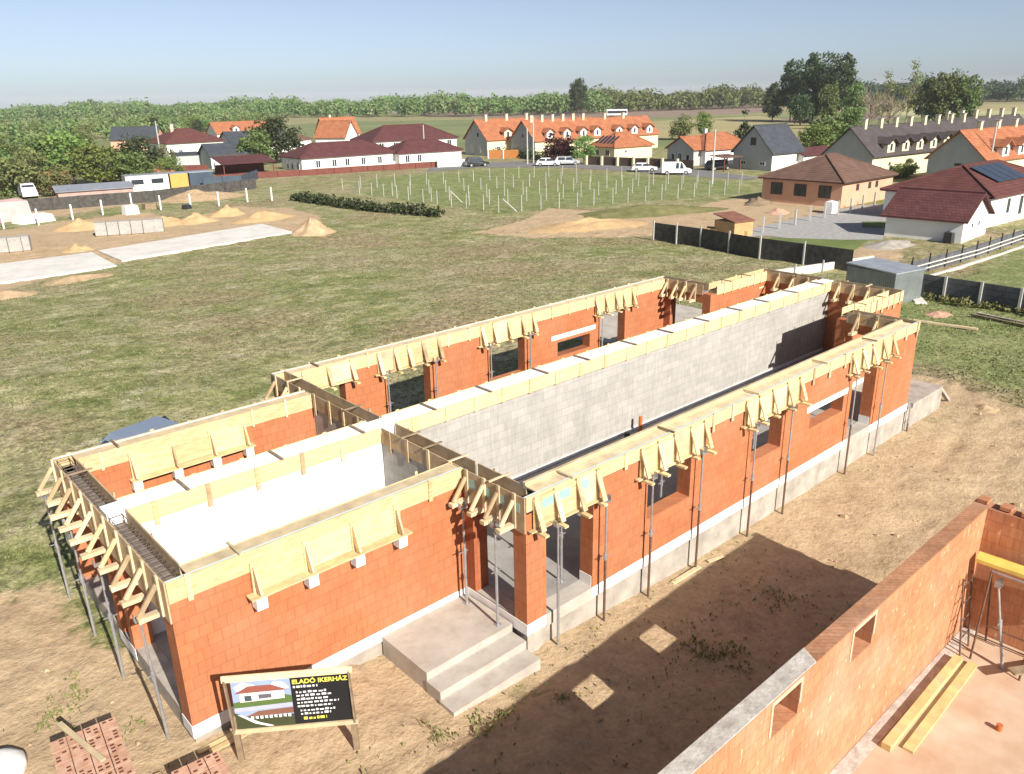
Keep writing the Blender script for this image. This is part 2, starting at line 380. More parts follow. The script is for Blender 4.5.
def groundmat():
    m, t, b = newmat('grass and bare soil', .95, .1); v = coords(t)
    a = t.nodes.new('ShaderNodeAttribute'); a.attribute_name = 'dirt'
    big = noise_tex(t, v, .11, 5, .6); mid = noise_tex(t, v, .55, 6, .65, .4); fine = noise_tex(t, v, 3.2, 5, .7); vf = noise_tex(t, v, 11, 3, .7)
    g = ramp(t, mid, [(.30, (.115,.145,.046)), (.46, (.20,.215,.082)), (.58, (.30,.285,.14)), (.72, (.48,.44,.28))])
    g = mixc(t, ramp(t, big, [(.42, 0.0), (.66, .8)]), g, ramp(t, fine, [(.3, (.23,.19,.11)), (.7, (.41,.34,.215))]))
    st = noise_tex(t, scaled(t, v, (.45, .9, 1)), 1.0, 4, .6); g = mixc(t, ramp(t, st, [(.54, 0.0), (.68, .7)]), g, (.42,.38,.25))
    bz = noise_tex(t, v, .09, 5, .6); g = mixc(t, ramp(t, bz, [(.51, 0.0), (.63, .6)]), g, mixc(t, ramp(t, fine, [(.4, 0.0), (.6, 1.0)]), (.22,.15,.09), (.33,.25,.155)))
    lu = t.nodes.new('ShaderNodeAttribute'); lu.attribute_name = 'lush'
    g = mixc(t, math_n(t, 'MULTIPLY', lu.outputs['Fac'], .75), g, ramp(t, mid, [(.3, (.13,.18,.055)), (.7, (.24,.27,.11))]))
    g = mixc(t, 1.0, g, ramp(t, fine, [(.3, .55), (.5, 1.05), (.7, 1.45)]), 'MULTIPLY')
    g = mixc(t, 1.0, g, ramp(t, vf, [(.35, .62), (.65, 1.3)]), 'MULTIPLY')
    s = ramp(t, mid, [(.25, (.37,.262,.155)), (.5, (.48,.35,.215)), (.75, (.54,.41,.26))])
    s = mixc(t, ramp(t, big, [(.4, 0.0), (.65, .6)]), s, (.49,.37,.235))
    s = mixc(t, 1.0, s, ramp(t, fine, [(.25, .74), (.5, 1.0), (.75, 1.12)]), 'MULTIPLY')
    s = mixc(t, 1.0, s, ramp(t, vf, [(.3, .84), (.7, 1.08)]), 'MULTIPLY')
    wd = noise_tex(t, v, .42, 5, .7); s = mixc(t, ramp(t, wd, [(.62, 0.0), (.72, .7)]), s, (.125,.125,.045))
    k = math_n(t, 'ADD', a.outputs['Fac'], math_n(t, 'MULTIPLY', math_n(t, 'SUBTRACT', mid, .5), .9))
    k = math_n(t, 'ADD', k, math_n(t, 'MULTIPLY', math_n(t, 'SUBTRACT', fine, .5), .5))
    col = mixc(t, ramp(t, k, [(.42, 0.0), (.6, 1.0)]), g, s)
    t.links.new(col, b.inputs['Base Color'])
    bump(t, b, math_n(t, 'ADD', math_n(t, 'MULTIPLY', mid, 1.0), math_n(t, 'MULTIPLY', fine, 1.0)), .75, .10)
    return m
ground.data.materials.append(groundmat())

def sheet(name, pts, mat, h=.02):
    o = MB().face([(p[0], p[1], -2.0+h) for p in (pts if (sum(pts[i][0]*pts[(i+1)%len(pts)][1]-pts[(i+1)%len(pts)][0]*pts[i][1] for i in range(len(pts))) > 0) else pts[::-1])]).build(name, mat)
    return struct(o)
sheet('meadow', PX((-300,170),(330,122),(760,115),(1400,92),(1500,120),(1100,150),(700,150),(420,150),(0,190)), m_meadow, .03)
sheet('ploughed_field', PX((420,110.5),(560,112),(640,106.6),(770,104.5),(770,112),(690,116),(600,120),(420,116.5)), m_plough, .06)
sheet('ploughed_field', PX((690,125),(860,113.5),(900,113),(900,118),(850,122),(740,132)), m_plough, .06)
sheet('dry_meadow', PX((640,122),(760,116),(830,128),(810,150),(760,140),(640,138)), m_straw, .09)
sheet('dry_meadow', PX((900,106),(1080,103),(1090,117),(960,121),(900,116)), m_straw, .06)
sheet('dry_meadow', PX((880,111.5),(1080,111.2),(1080,114.5),(880,115.5)), M('pale crop field', (.42,.42,.22), .1, .05, .95, .1), .12)
sheet('dike_path', PX((340,111.5),(470,109),(470,111),(340,114)), m_gravel, .10)
sheet('road', PX((425,172.5),(478,167.5),(560,167.5),(620,171),(680,175.5),(745,180),(762,178),(700,170),(640,164.5),(560,163),(520,161.8),(475,163),(430,168)), m_asphalt, .03)
sheet('gravel_yard', PX((712,240),(772,224),(862,205),(900,204),(882,240),(800,240),(766,236)), m_gravel, .03)
sheet('lawn', PX((735,249),(770,238),(868,241),(848,255),(800,259)), m_lawn, .05)
sheet('lawn', PX((862,222),(890,222),(886,228),(862,228)), m_lawn, .06)
sheet('paved_strip', PX((928,262),(1040,224),(1044,230),(932,270)), m_gravel, .04)

# ------------------------------------------------------------------ the unfinished twin house
XA, XB, XC, W1, W2, W3, T = 6.26, 24.44, 28.55, 3.40, 5.37, 3.05, .38
HB, HT = 2.60, 2.95
house = thing('unfinished_house', 'long roofless house of orange hollow brick with wooden shuttering along its wall tops', 'house')
def grid_wall(mb, ax, c0, c1, a0, a1, z0, z1, ops=()):
    """wall running along axis ax from a0 to a1, thickness c0..c1, with openings (b0,b1,zb,zt)"""
    A = sorted({a0, a1, *[o[0] for o in ops], *[o[1] for o in ops]}); Zs = sorted({z0, z1, *[o[2] for o in ops], *[o[3] for o in ops]})
    A = [a for a in A if a0 <= a <= a1]; Zs = [z for z in Zs if z0 <= z <= z1]
    solid = lambda i, j: 0 <= i < len(A)-1 and 0 <= j < len(Zs)-1 and not any(o[0]-1e-6 <= A[i] and A[i+1] <= o[1]+1e-6 and o[2]-1e-6 <= Zs[j] and Zs[j+1] <= o[3]+1e-6 for o in ops)
    P = (lambda a, c, z: (a, c, z)) if ax == 'x' else (lambda a, c, z: (c, a, z))
    for i in range(len(A)-1):
        for j in range(len(Zs)-1):
            if not solid(i, j): continue
            a, b, z, y = A[i], A[i+1], Zs[j], Zs[j+1]
            mb.face([P(a,c0,z), P(b,c0,z), P(b,c0,y), P(a,c0,y)]); mb.face([P(b,c1,z), P(a,c1,z), P(a,c1,y), P(b,c1,y)])
            if not solid(i-1, j): mb.face([P(a,c1,z), P(a,c0,z), P(a,c0,y), P(a,c1,y)])
            if not solid(i+1, j): mb.face([P(b,c0,z), P(b,c1,z), P(b,c1,y), P(b,c0,y)])
            if not solid(i, j-1): mb.face([P(a,c1,z), P(b,c1,z), P(b,c0,z), P(a,c0,z)])
            if not solid(i, j+1): mb.face([P(a,c0,y), P(b,c0,y), P(b,c1,y), P(a,c1,y)])
    return mb
def bwall(ax, c0, c1, a0, a1, ops=(), mat=None, z1=HB, name='brick_wall'):
    return grid_wall(MB(), ax, c0, c1, a0, a1, 0, z1, ops).build(name, mat or m_brick, house)
OPF = [(6.82,8.25,0,2.2),(10.1,11.75,.98,2.2),(14.45,15.95,1.0,2.2),(17.5,19.5,1.08,1.62),(20.0,21.6,0,2.2)]
OPB = [(7.2,8.4,0,2.2),(9.9,11.6,.5,2.2),(14.2,15.9,.75,2.2),(17.6,19.4,.95,1.5),(20.0,21.5,.3,2.2)]
for s, ops in ((-1, OPF), (1, OPB)):
    bwall('x', *sorted((s*W1, s*(W1-T))), 0, XA)                                                       # wing front
    bwall('x', *sorted((s*W2, s*(W2-T))), XA, XB, ops)                                                 # main front
    bwall('y', XA, XA+T, *sorted((s*(W2-T), s*W1)), [tuple(sorted((s*3.70, s*(W2-T))))+(0, 2.2)], m_brick_rib if s < 0 else m_brick)  # entrance return
    bwall('y', XA, XA+T, *sorted((s*W1, s*.25)), (), m_block, name='block_partition')
    bwall('y', XB-T, XB, *sorted((s*(W2-T), s*W3)), [tuple(sorted((s*W3, s*4.65)))+(0, 2.2)])         # terrace return
    bwall('x', *sorted((s*W3, s*(W3-T))), XB-T, XC)                                                    # right wing front
    bwall('y', XC-T, XC, *sorted((s*(W3-T), s*.25)), [tuple(sorted((s*.95, s*2.2)))+(.9, 2.2)])         # right end
    bwall('y', 0, T, *sorted((s*(W1-T), s*.25)), [tuple(sorted((s*.5, s*2.95)))+(0, 2.2)])              # left end, wide bay
    MB().box((17.28, s*(W2-T)-s*.003, 1.62), (19.72, s*(W2+.012), 1.80)).build('lintel', m_lintel, house)
# spine fire wall
MB().box((XA+T,-.25,0),(XC-.12,.25,HB-.02)).build('fire_wall', m_block, house)
MB().box((.12,-.25,0),(XA,.25,HB-.02)).build('fire_wall', m_block, house)
MB().box((T,-.30,.01),(XA-.01,-.253,HB-.05)).build('polystyrene_cladding', m_eps, house)
MB().box((XA+T,-.285,.01),(XC-T-.01,-.253,.12)).build('base_strip', m_strip, house)
# floors, base strip, plinth
poly = [(.02,-W1+.03),(XA+.03,-W1+.03),(XA+.03,-W2+.03),(XB-.03,-W2+.03),(XB-.03,-W3+.03),(XC-.03,-W3+.03),(XC-.03,W3-.03),(XB-.03,W3-.03),(XB-.03,W2-.03),(XA+.03,W2-.03),(XA+.03,W1-.03),(.02,W1-.03)]
MB().prism(poly, -2.6, -.003).build('plinth', m_conc, house)
def floor_rect(a, b): MB().box((a[0],a[1],-.002),(b[0],b[1],.012)).build('floor', m_floor, house)
for s in (-1, 1):
    floor_rect((T,s*.30),(XA,s*(W1-T))); floor_rect((XA+T,s*.30),(XB-T,s*(W2-T))); floor_rect((XB-T,s*.30),(XC-T,s*(W3-T)))
def strip(p, q):
    (x0,y0),(x1,y1) = p, q
    MB().box((x0,y0,-.27),(x1,y1,-.004)).build('base_strip', m_strip, house)
e = .014
for s in (-1, 1):
    strip((-e,s*W1),(XA-.002,s*(W1+e)))
    xx = [XA-e] + [v_ for o in ((6.82,8.25),(20.0,21.6)) for v_ in o] + [XB+e] if s < 0 else [XA-e, XB+e]
    for k in range(0, len(xx), 2): strip((xx[k], s*W2), (xx[k+1], s*(W2+e)))
    strip((XB+e,s*W3),(XC+e,s*(W3+e))); strip((XA-e,s*(W1+e)),(XA,s*W2))
    strip((-e,s*2.95),(0,s*W1)); strip((XC,-W3*0+s*.001),(XC+e,s*W3))
    strip((-e,s*.001),(0,s*.5))
# jambs of the white insulation inside the two doorways
for x in (8.25, 21.6): MB().box((x-.012,-W2+.03,0.0),(x-.001,-W2+T,.27)).build('base_strip', m_strip, house)
for x0, x1 in ((6.82,8.25),(20.0,21.6)):
    MB().box((x0+.004,-W2-.02,-.30),(x1-.004,-W2+T,.004)).build('threshold', m_step, house)
# entrance platform with two steps, and the terraces
def steps(s):
    st = tag(MB().box((3.95,s*(W1+.02),-1.2),(6.20,s*4.97,-.15)).build('entrance_steps', m_step), 'pale concrete entrance platform with two steps in the corner beside the billboard' if s < 0 else 'concrete entrance platform with steps behind the back wing', 'steps')
    MB().box((3.93,s*4.97,-1.2),(6.18,s*5.42,-.33)).build('step', m_step, st)
    MB().box((3.90,s*5.42,-1.3),(6.16,s*5.86,-.51)).build('step', m_step, st)
    return st
steps(-1)
def terrace(s):
    t = tag(MB().box((XB+.02,s*(W3+.02),-2.4),(27.65,s*(W2-.01),-.2)).build('terrace_slab', m_conc), 'raised concrete terrace slab at the far right corner of the brick house' if s < 0 else 'concrete terrace slab behind the far back corner of the house', 'terrace')
    for k in range(6):
        y = s*(3.3+k*.38); MB().beam((27.66,y,-.24),(28.75,y+s*.04,gz(28,-4)+.02),.16,.10).build('ribbed_edge', m_conc, t)
    return t
terrace(-1); terrace(1)
struct(MB().box((XB+.3,W2+.02,-2.2),(33,12.5,-.80)).build('paving', m_step))

# ------------------------------------------------------------------ shuttering on the wall tops
def shutter(label, P, Q, n, brackets=(), inner_br=(), cl=.9, clin=.9, mo=None, mi=None, rebar=False, zb=HB, zbi=None, foot='ledge', rail=False, ties=1.7, T=T, inner_trim=(0, 0), deep_out=False, cap=False):
    P, Q, n = Vector((*P, 0)), Vector((*Q, 0)), Vector((*n, 0)); d = (Q-P); Ln = d.length; d.normalize()
    mo = mo or m_pine; mi = mi or m_pine; zbi = zbi or zb
    mid = (P+Q)/2 + Vector((0,0,zb)); th = thing('formwork', label, 'formwork', mid, 0, 'shuttering around the wall tops', world=True)
    def bx(a0, a1, o0, o1, z0, z1, name, mat, par=th):
        q = [P+d*a+n*o for a, o in ((a0,o0),(a1,o0),(a1,o1),(a0,o1))]
        if (q[1]-q[0]).cross(q[2]-q[0]).z < 0: q = q[::-1]
        return MB().hexa([(*v_.xy, z0) for v_ in q]+[(*v_.xy, z1) for v_ in q]).build(name, mat, par)
    zj = (rnd.random()-.5)*.02
    zo = zb-.45 if deep_out else zb-.06
    bx(0, Ln, .003, .03, zo, HT+zj, 'outer_board', mo)
    i0, i1 = inner_trim
    bx(i0, Ln-i1, -T-.03, -T-.003, zbi-.06, HT+zj-.01, 'inner_board', mi)
    bx(.0, Ln, -T+.02, -.02, HB-.03, HB+.06, 'trough_bottom', m_trough)
    if cap: bx(i0, Ln-i1, -T-.001, -.065, HT-.05, HT-.022, 'cap_board', m_pinew); bx(0, Ln, -.058, -.004, HT-.03, HT-.006+zj, 'foam_strip', m_tealp)
    if rail: bx(i0, Ln-i1, -T-.11, -T-.033, HT-.10, HT+.05, 'top_rail', m_pinew)
    a = .35
    while a < Ln-.1:
        if not any(b[0]-.05 < a < b[1]+.05 for b in brackets): bx(a-.045, a+.045, .032, .056, zb-.10-rnd.random()*.16, HT+.05*rnd.random(), 'cleat', rnd.choice([m_pine, m_pinew, m_tan]))
        a += cl*(.9+.2*rnd.random())
    a = .5+i0
    while a < Ln-.2-i1:
        if not any(b[0]-.05 < a < b[1]+.05 for b in inner_br): bx(a-.03, a+.03, -T-.055, -T-.032, zbi-.10, HT+.06*rnd.random(), 'cleat', m_pinew)
        a += clin*(.9+.2*rnd.random())
    a = .9+i0
    while a < Ln-.3-i1:
        bx(a-.022, a+.022, -T-.10, .08, HT+.012, HT+.045, 'spreader', m_old if rnd.random() < .6 else m_pinew); a += ties*(.85+.3*rnd.random())
    for sgn, lst in ((1, brackets), (-1, inner_br)):
        for (b0, b1, k, zd, style) in lst:
            o = (lambda v_: v_) if sgn > 0 else (lambda v_: -T-v_)
            def bb(a0, a1, o0, o1, z0, z1, name, mat): return bx(a0, a1, min(o(o0),o(o1)), max(o(o0),o(o1)), z0, z1, name, mat)
            if style != 'stub':
                for i in range(max(k-1, 1)):
                    c0, c1 = b0+(b1-b0)*i/max(k-1, 1), b0+(b1-b0)*(i+1)/max(k-1, 1); j_ = rnd.random()*.012
                    bb(c0+.008, c1-.008, .033+j_, .056+j_, zd+rnd.random()*.02, HT-(.05 if style == 'ledge' else .24)-rnd.random()*.06, 'deep_panel', rnd.choice([m_pine, m_pine, m_pinew, m_pine2]))
            if style in ('ledge', 'block'): bb(b0-.12, b1+.12, .03, (.27 if style == 'block' else .14), zd-.035, zd-.003, 'ledge', m_pine)
            for i in range(k):
                a = b0+.06+(b1-b0-.12)*i/max(k-1, 1); a += (rnd.random()-.5)*.13; jz = (rnd.random()-.5)*.06
                p = P+d*a+n*o(.07); q = P+d*a+n*o({'ledge': .29, 'block': .25, 'stub': .42}[style])
                zl = (zd+.03 if style != 'stub' else 2.35)+jz*.4
                zt = HT-{'ledge': .08, 'block': .30, 'stub': .12}[style]+jz*.6-.02
                MB().beam((p.x,p.y,zt),(q.x,q.y,zl),{'stub': .045, 'block': .045, 'ledge': .12}[style],{'stub': .08, 'block': .13, 'ledge': .035}[style]).build('brace', rnd.choice([m_pinew, m_pine, m_tan] if style == 'stub' else [m_pine, m_pine, m_pinew, m_tan]), th)
                if style != 'stub' : bb(a-.05, a+.05, .06, .085, zd, HT-(.02 if style == 'ledge' else .22), 'cleat', m_pine)
                else: bb(a-.04, a+.04, .033, .07, 2.2, HT+.03, 'cleat', m_pinew)
                if style == 'stub': bb(a-.07, a+.07, .12, .44+rnd.random()*.13, 2.25, 2.33, 'foot_block', m_pinew)
                if style == 'ledge': bb(a-.055, a+.055, .05, .30+rnd.random()*.14, zd-.085, zd-.038, 'foot_block', m_pine)
                if style == 'block':
                    bb(a-.10, a+.10, .05, .27, zd-.26, zd-.04, 'foam_block', m_eps)
            if style == 'block' : bb(b0, b1, .004, .03, zd-.13, zd-.036, 'gap_shade', m_dark)  # near-black strip painting the shade under the ledge, no real lining
    if rebar:
        mb = MB()
        for o_ in (-T+.07, -.07):
            for z in (HB+.12, HB+.28):
                p = P+d*.05+n*o_; q = Q-d*.05+n*o_; mb.cyl((p.x,p.y,z),(q.x,q.y,z),.008,n=5)
        a = .12
        while a < Ln:
            p, q = P+d*a+n*(-T+.06), P+d*a+n*(-.06)
            for z in (HB+.12, HB+.29): mb.beam((p.x,p.y,z),(q.x,q.y,z),.009,.009)
            for r_ in (p, q): mb.beam((r_.x,r_.y,HB+.11),(r_.x,r_.y,HB+.30),.009,.009)
            a += .2
        mb.build('rebar_cage', m_rebar, th)
    return th
B = lambda b0, b1, k, zd, st='ledge': (b0, b1, k, zd, st)
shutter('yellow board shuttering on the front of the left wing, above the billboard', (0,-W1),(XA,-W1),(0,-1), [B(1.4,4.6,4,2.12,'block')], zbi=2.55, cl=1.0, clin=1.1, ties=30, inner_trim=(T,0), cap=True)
shutter('long pale shuttering along the sunlit front wall with braces over its windows and doors', (XA,-W2),(XB,-W2),(0,-1),
        [B(.15,2.1,4,2.22),B(3.45,5.95,5,2.22),B(7.65,10.35,5,2.25),B(13.3,16.1,5,2.28)], zb=2.7, cl=.85, clin=2.0, rail=True, ties=3.2, inner_trim=(T,T), cap=True)
shutter('tan braced shuttering over the front entrance, between the wing and the corner pillar', (XA,-W1-.06),(XA,-W2),(-1,0), [B(.1,1.75,4,2.25,'stub')], mo=m_tan, mi=m_tan, cl=.5, clin=3, deep_out=True, inner_trim=(0,T))
shutter('shuttering on the inner partition between the front wing room and the long grey room', (XA,-.35),(XA,-W1+.03),(-1,0), mo=m_tan, mi=m_tan, cl=.75, clin=3, ties=.9)
shutter('shuttering of the left end wall with a row of slanted braces sticking out', (0,W1),(0,-W1),(-1,0), [B(.15,6.65,10,2.25,'stub')], mo=m_tan, mi=m_tan, clin=2, rebar=True, ties=30, deep_out=True, inner_trim=(T,T))
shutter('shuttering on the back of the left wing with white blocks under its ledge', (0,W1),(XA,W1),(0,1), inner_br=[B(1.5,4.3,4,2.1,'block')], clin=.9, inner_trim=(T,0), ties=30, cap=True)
shutter('short shuttering on the back entrance return, left of the back window wall', (XA,W1),(XA,W2),(-1,0), [B(.2,1.7,3,2.25,'stub')], mo=m_tan, mi=m_tan, clin=3)
shutter('shuttering on the inner partition of the back rooms beside the left wing', (XA,.35),(XA,W1-.03),(-1,0), mo=m_tan, mi=m_tan, cl=.75, clin=3, ties=2)
shutter('long shuttering on the back window wall, next to the grassy field', (XA,W2),(XB,W2),(0,1), inner_br=[B(.75,2.4,3,2.3),B(3.3,5.75,5,2.22),B(7.5,10.1,5,2.22),B(13.4,15.7,5,2.22)], clin=1.0, inner_trim=(T,T), ties=30, cap=True)
shutter('brown shuttering over the back terrace doorway', (XB,W3),(XB,W2),(1,0), inner_br=[B(.3,1.8,4,2.3,'stub')], mo=m_tan, mi=m_tan, inner_trim=(0,T), clin=.5)
shutter('pale shuttering on the back of the far right wing', (XB,W3),(XC,W3),(0,1), clin=.55, inner_trim=(0,T))
shutter('shuttering of the far end wall on the back half', (XC,.32),(XC,W3),(1,0), inner_br=[B(.3,2.4,4,2.3,'stub')], mo=m_tan, mi=m_tan, clin=.5, inner_trim=(0,T))
shutter('shuttering of the far end wall on the front half', (XC,-W3),(XC,-.32),(1,0), inner_br=[B(.5,2.4,4,2.3,'stub')], mo=m_tan, mi=m_tan, clin=.5, inner_trim=(T,0))
shutter('pale shuttering on the front of the far right wing, near the metal shed', (XB,-W3),(XC,-W3),(0,-1), cl=.5, clin=3, inner_trim=(0,T))
shutter('brown shuttering over the front terrace doorway at the right corner', (XB,-W2),(XB,-W3),(1,0), inner_br=[B(.5,2.0,3,2.3,'stub')], mo=m_tan, mi=m_tan, clin=.5, inner_trim=(T,0))
# spine: boards both sides, white fill in the middle
sp = thing('formwork', 'long straight shuttering filled white on top of the middle fire wall', 'formwork', (14,0,HB), 0, 'shuttering around the wall tops', world=True)
MB().box((.05,-.232,HB),(XC-.1,.232,HT-.015)).build('white_fill', m_eps, sp)
for s in (-1, 1):
    for x0, x1 in ((T+.03,XA-.04),(XA+T+.04,XC-T-.04)):
        MB().box((x0,s*.305,2.56),(x1,s*.332,HT)).build('side_board', m_pine, sp)
        MB().box((x0,s*.236,2.62),(x1,s*.304,HT-.02)).build('foam_liner', m_eps, sp)
        x = x0+.5; i = 0
        while x < x1-.1:
            MB().box((x-.05,s*.334,2.44 if x < XA else 2.56),(x+.05,s*.357,HT+.02)).build('cleat', m_tan if (x < XA and i % 2) else m_pine, sp); x += .95+.15*rnd.random(); i += 1
x = 1.6
while x < XC-1:
    MB().box((x-.03,-.36,HT+.002),(x+.03,.30,HT+.03)).build('spreader', m_old, sp); x += 1.7+.5*rnd.random()
# teal foam showing in the entrance corner
tf = thing('foam_insulation', 'teal foam sheets in the shuttering at the entrance corner', 'insulation', (XA,-4.5,2.6), 0, None, True)
for y in (-3.75,-4.2,-4.65,-5.1): MB().box((XA-.036,y-.14,2.58),(XA-.031,y+.14,2.78)).build('foam_sheet', m_teal, tf)
for x in (XA+.55, XA+1.05, XA+1.6): MB().box((x-.16,-W2-.066,2.6),(x+.16,-W2-.060,2.8)).build('foam_sheet', m_teal, tf)

# ------------------------------------------------------------------ steel props
PG = 'steel props under the shuttering'
def prop(x, y, ztop, label, z0=None, tilt=(0,0), dark=False, group=PG):
    z0 = gz(x, y)-.03 if z0 is None else z0
    p = thing('steel_prop', label, 'prop', (x,y,z0), 0, group); H = ztop-z0; mt = m_rust if dark else m_steel
    tx, ty = tilt; zm = H*.56; q = lambda z: (tx*z/H, ty*z/H, z)
    MB().cyl(q(.01), q(zm), .03, n=8).build('outer_tube', mt, p)
    MB().cyl(q(zm-.02), q(H-.02), .022, n=8).build('inner_tube', m_steel, p)
    MB().cyl(q(zm-.10), q(zm+.05), .042, n=8).beam((-.13+q(zm)[0],q(zm)[1],zm-.02),(.13+q(zm)[0],q(zm)[1],zm-.02),.018,.018).build('collar', m_steel, p)
    MB().box((-.07,-.07,0),(.07,.07,.012)).build('base_plate', mt, p)
    h = q(H)
    MB().box((h[0]-.09,h[1]-.06,H-.02),(h[0]+.09,h[1]+.06,H-.005)).box((h[0]-.09,h[1]-.05,H-.004),(h[0]-.078,h[1]+.05,H+.12)).box((h[0]+.078,h[1]-.05,H-.004),(h[0]+.09,h[1]+.05,H+.12)).build('head_fork', m_steel, p)
    return p
yF = -W2-.22
for x, lab, dk in ((6.95,'grey steel prop at the left jamb of the front corner doorway',0),(8.42,'dark steel prop at the right jamb of the front corner doorway',1),
        (10.0,'dark steel prop left of the first front window',1),(11.9,'steel prop right of the first front window',1),(14.25,'thin dark prop left of the second front window',1),
        (16.05,'steel prop right of the second front window',1),(19.75,'rusty steel prop left of the far front door',1),(21.75,'steel prop with a block foot right of the far front door',0)):
    prop(x, yF, 2.18, lab, dark=bool(dk))
prop(XB+.1, -W2-.1, -.15, 'short dark post at the corner between brick wall and terrace', z0=-1.3, dark=True, group='short posts')
prop(XA-.28, -3.72, 2.22, 'steel prop on the entrance platform beside the wing wall', z0=-.15)
prop(XA-.30, -4.78, 2.22, 'steel prop on the entrance platform before the corner pillar', z0=-.15)
for x, y, z, lab in ((10.3,-4.75,2.2,'light steel prop inside the first front window'),(11.5,-4.7,2.2,'light steel prop seen through the right half of the first front window'),(15.6,-4.75,2.2,'light steel prop inside the second front window'),
        (21.0,-4.7,2.2,'light steel prop inside the far front door'),(7.9,-4.75,2.2,'light steel prop inside the corner doorway'),(9.8,4.75,2.2,'steel prop left of the first back window'),(11.7,4.78,2.2,'steel prop right of the first back window'),
        (14.1,4.78,2.2,'steel prop left of the second back window'),(16.0,4.78,2.2,'steel prop right of the second back window'),(19.9,4.78,2.2,'steel prop left of the back door beside the grey rectangle')):
    prop(x, y, z, lab, z0=.012)
for y, x, lab, tl in ((-2.9,-.30,'steel prop at the near corner of the left end wall',(-.08,-.05)),(-.62,-.34,'steel prop before the middle of the left end wall',(0,0)),(1.2,-.34,'third steel prop along the left end wall, beside the grey sheet',(0,.05)),(3.1,-.34,'farthest steel prop along the left end wall',(0,.08))):
    prop(x, y, 2.2, lab, tilt=tl)
pb = thing('panel_sheet', 'pale sheet standing in the wide opening of the left end wall', 'sheet', (.2,-.1,0), 0, None, True)
MB().box((.02,-.49,.0),(.05,-.3,2.15)).build('jamb_board', m_eps, pb); MB().box((-.33,1.55,1.55),(-.28,2.0,2.1)).build('hanging_sheet', m_paints, pb)

# pipes standing in the floor of the long front room
pp = thing('drain_pipe', 'orange drain pipe standing up in the floor of the long front room', 'pipe', (15.7,-.55,0), 0, None, True)
MB().cyl((15.7,-.62,0),(15.72,-.62,.62),.06,n=12).build('pipe', m_pipe, pp); MB().cyl((15.7,-.62,.012),(15.7,-.62,.16),.075,n=12).build('collar', m_pipeb, pp)
pp = thing('drain_pipe', 'short black pipe stub beside the orange pipe', 'pipe', (15.2,-.55,0), 0, None, True)
MB().cyl((15.15,-.55,0),(15.15,-.55,.22),.09,n=12).build('pipe', m_pipeb, pp)

# ------------------------------------------------------------------ the neighbouring building site at the lower right
nb = thing('unfinished_house', 'half built pale brick walls in the lower right corner with two small window holes', 'house', (8,-14,-.6), 0, None, True)
NY0, NY1, NX1, NH, NF = -11.0, -11.30, 13.95, 2.25, -.62
grid_wall(MB(), 'x', NY1, NY0, -4, NX1, -1.6, NH, [(5.52,6.27,1.56,2.15),(7.93,8.66,1.56,2.15)]).build('brick_wall', m_brick_n, nb)
grid_wall(MB(), 'y', NX1-.32, NX1, -15.0, NY1, -1.6, NH, [(-13.4,-12.25,1.85,2.26)]).build('brick_wall', m_brick_n, nb)
MB().prism([(-4,NY1+.004),(6.7,NY1+.004),(6.86,NY0-.004),(-4,NY0-.004)], NH+.002, NH+.025).build('mortar_bed', m_mortartop, nb)
MB().prism([(6.7,NY1+.004),(NX1-.004,NY1+.004),(NX1-.004,NY0-.004),(6.86,NY0-.004)], NH+.002, NH+.014).build('brick_top', m_bricktop, nb)
MB().box((-4,-26,-1.6),(NX1-.33,NY1-.005,NF)).build('floor_slab', M('dusty floor slab', (.52,.42,.32), .25, .9, .95, .1, c2=(.47,.31,.20)), nb)
MB().box((-4,NY1-.26,NF+.003),(NX1-.33,NY1-.006,NF+.012)).build('mortar_bed', m_mortartop, nb)
for x0, x1 in ((5.52,6.27),(7.93,8.66)):
    mb = MB(); y = NY1-.012
    mb.box((x0-.06,y,1.60),(x0-.002,NY1-.002,2.15)).box((x1+.002,y,1.75),(x1+.06,NY1-.002,2.15)).box((x0-.06,y,2.155),(x1+.06,NY1-.002,2.235)); mb.build('mortar_patch', m_mortpale, nb)
# planks on the floor
def plank(x0, y0, x1, y1, w, h, z, mat, label, name='plank'):
    mb = MB().beam((x0,y0,z+h/2),(x1,y1,z+h/2),w,h); o = thing(name, label, 'plank', ((x0+x1)/2,(y0+y1)/2,z), 0, 'planks on the brick building site floor', True); mb.build('board', mat, o); return o
m_beam = M('faded yellow timber', (.62,.48,.22), .25, 3, .8, .2, smear=(.45,.38,.28,.6))
plank(8.95,-11.72,12.35,-11.66,.16,.13,NF+.003,m_beam,'yellow beam lying by the pale brick wall, nearer the wall')
plank(9.2,-12.0,12.45,-11.91,.18,.05,NF+.003,m_beam,'flat yellow plank beside the yellow beam on the slab')
st_ = thing('pipe_stub', 'small orange pipe stub on the dusty slab', 'pipe', (10.9,-12.9,NF), 0, None, True); MB().cyl((10.9,-12.9,NF),(10.9,-12.9,NF+.12),.055,n=10).build('pipe', m_pipe, st_)
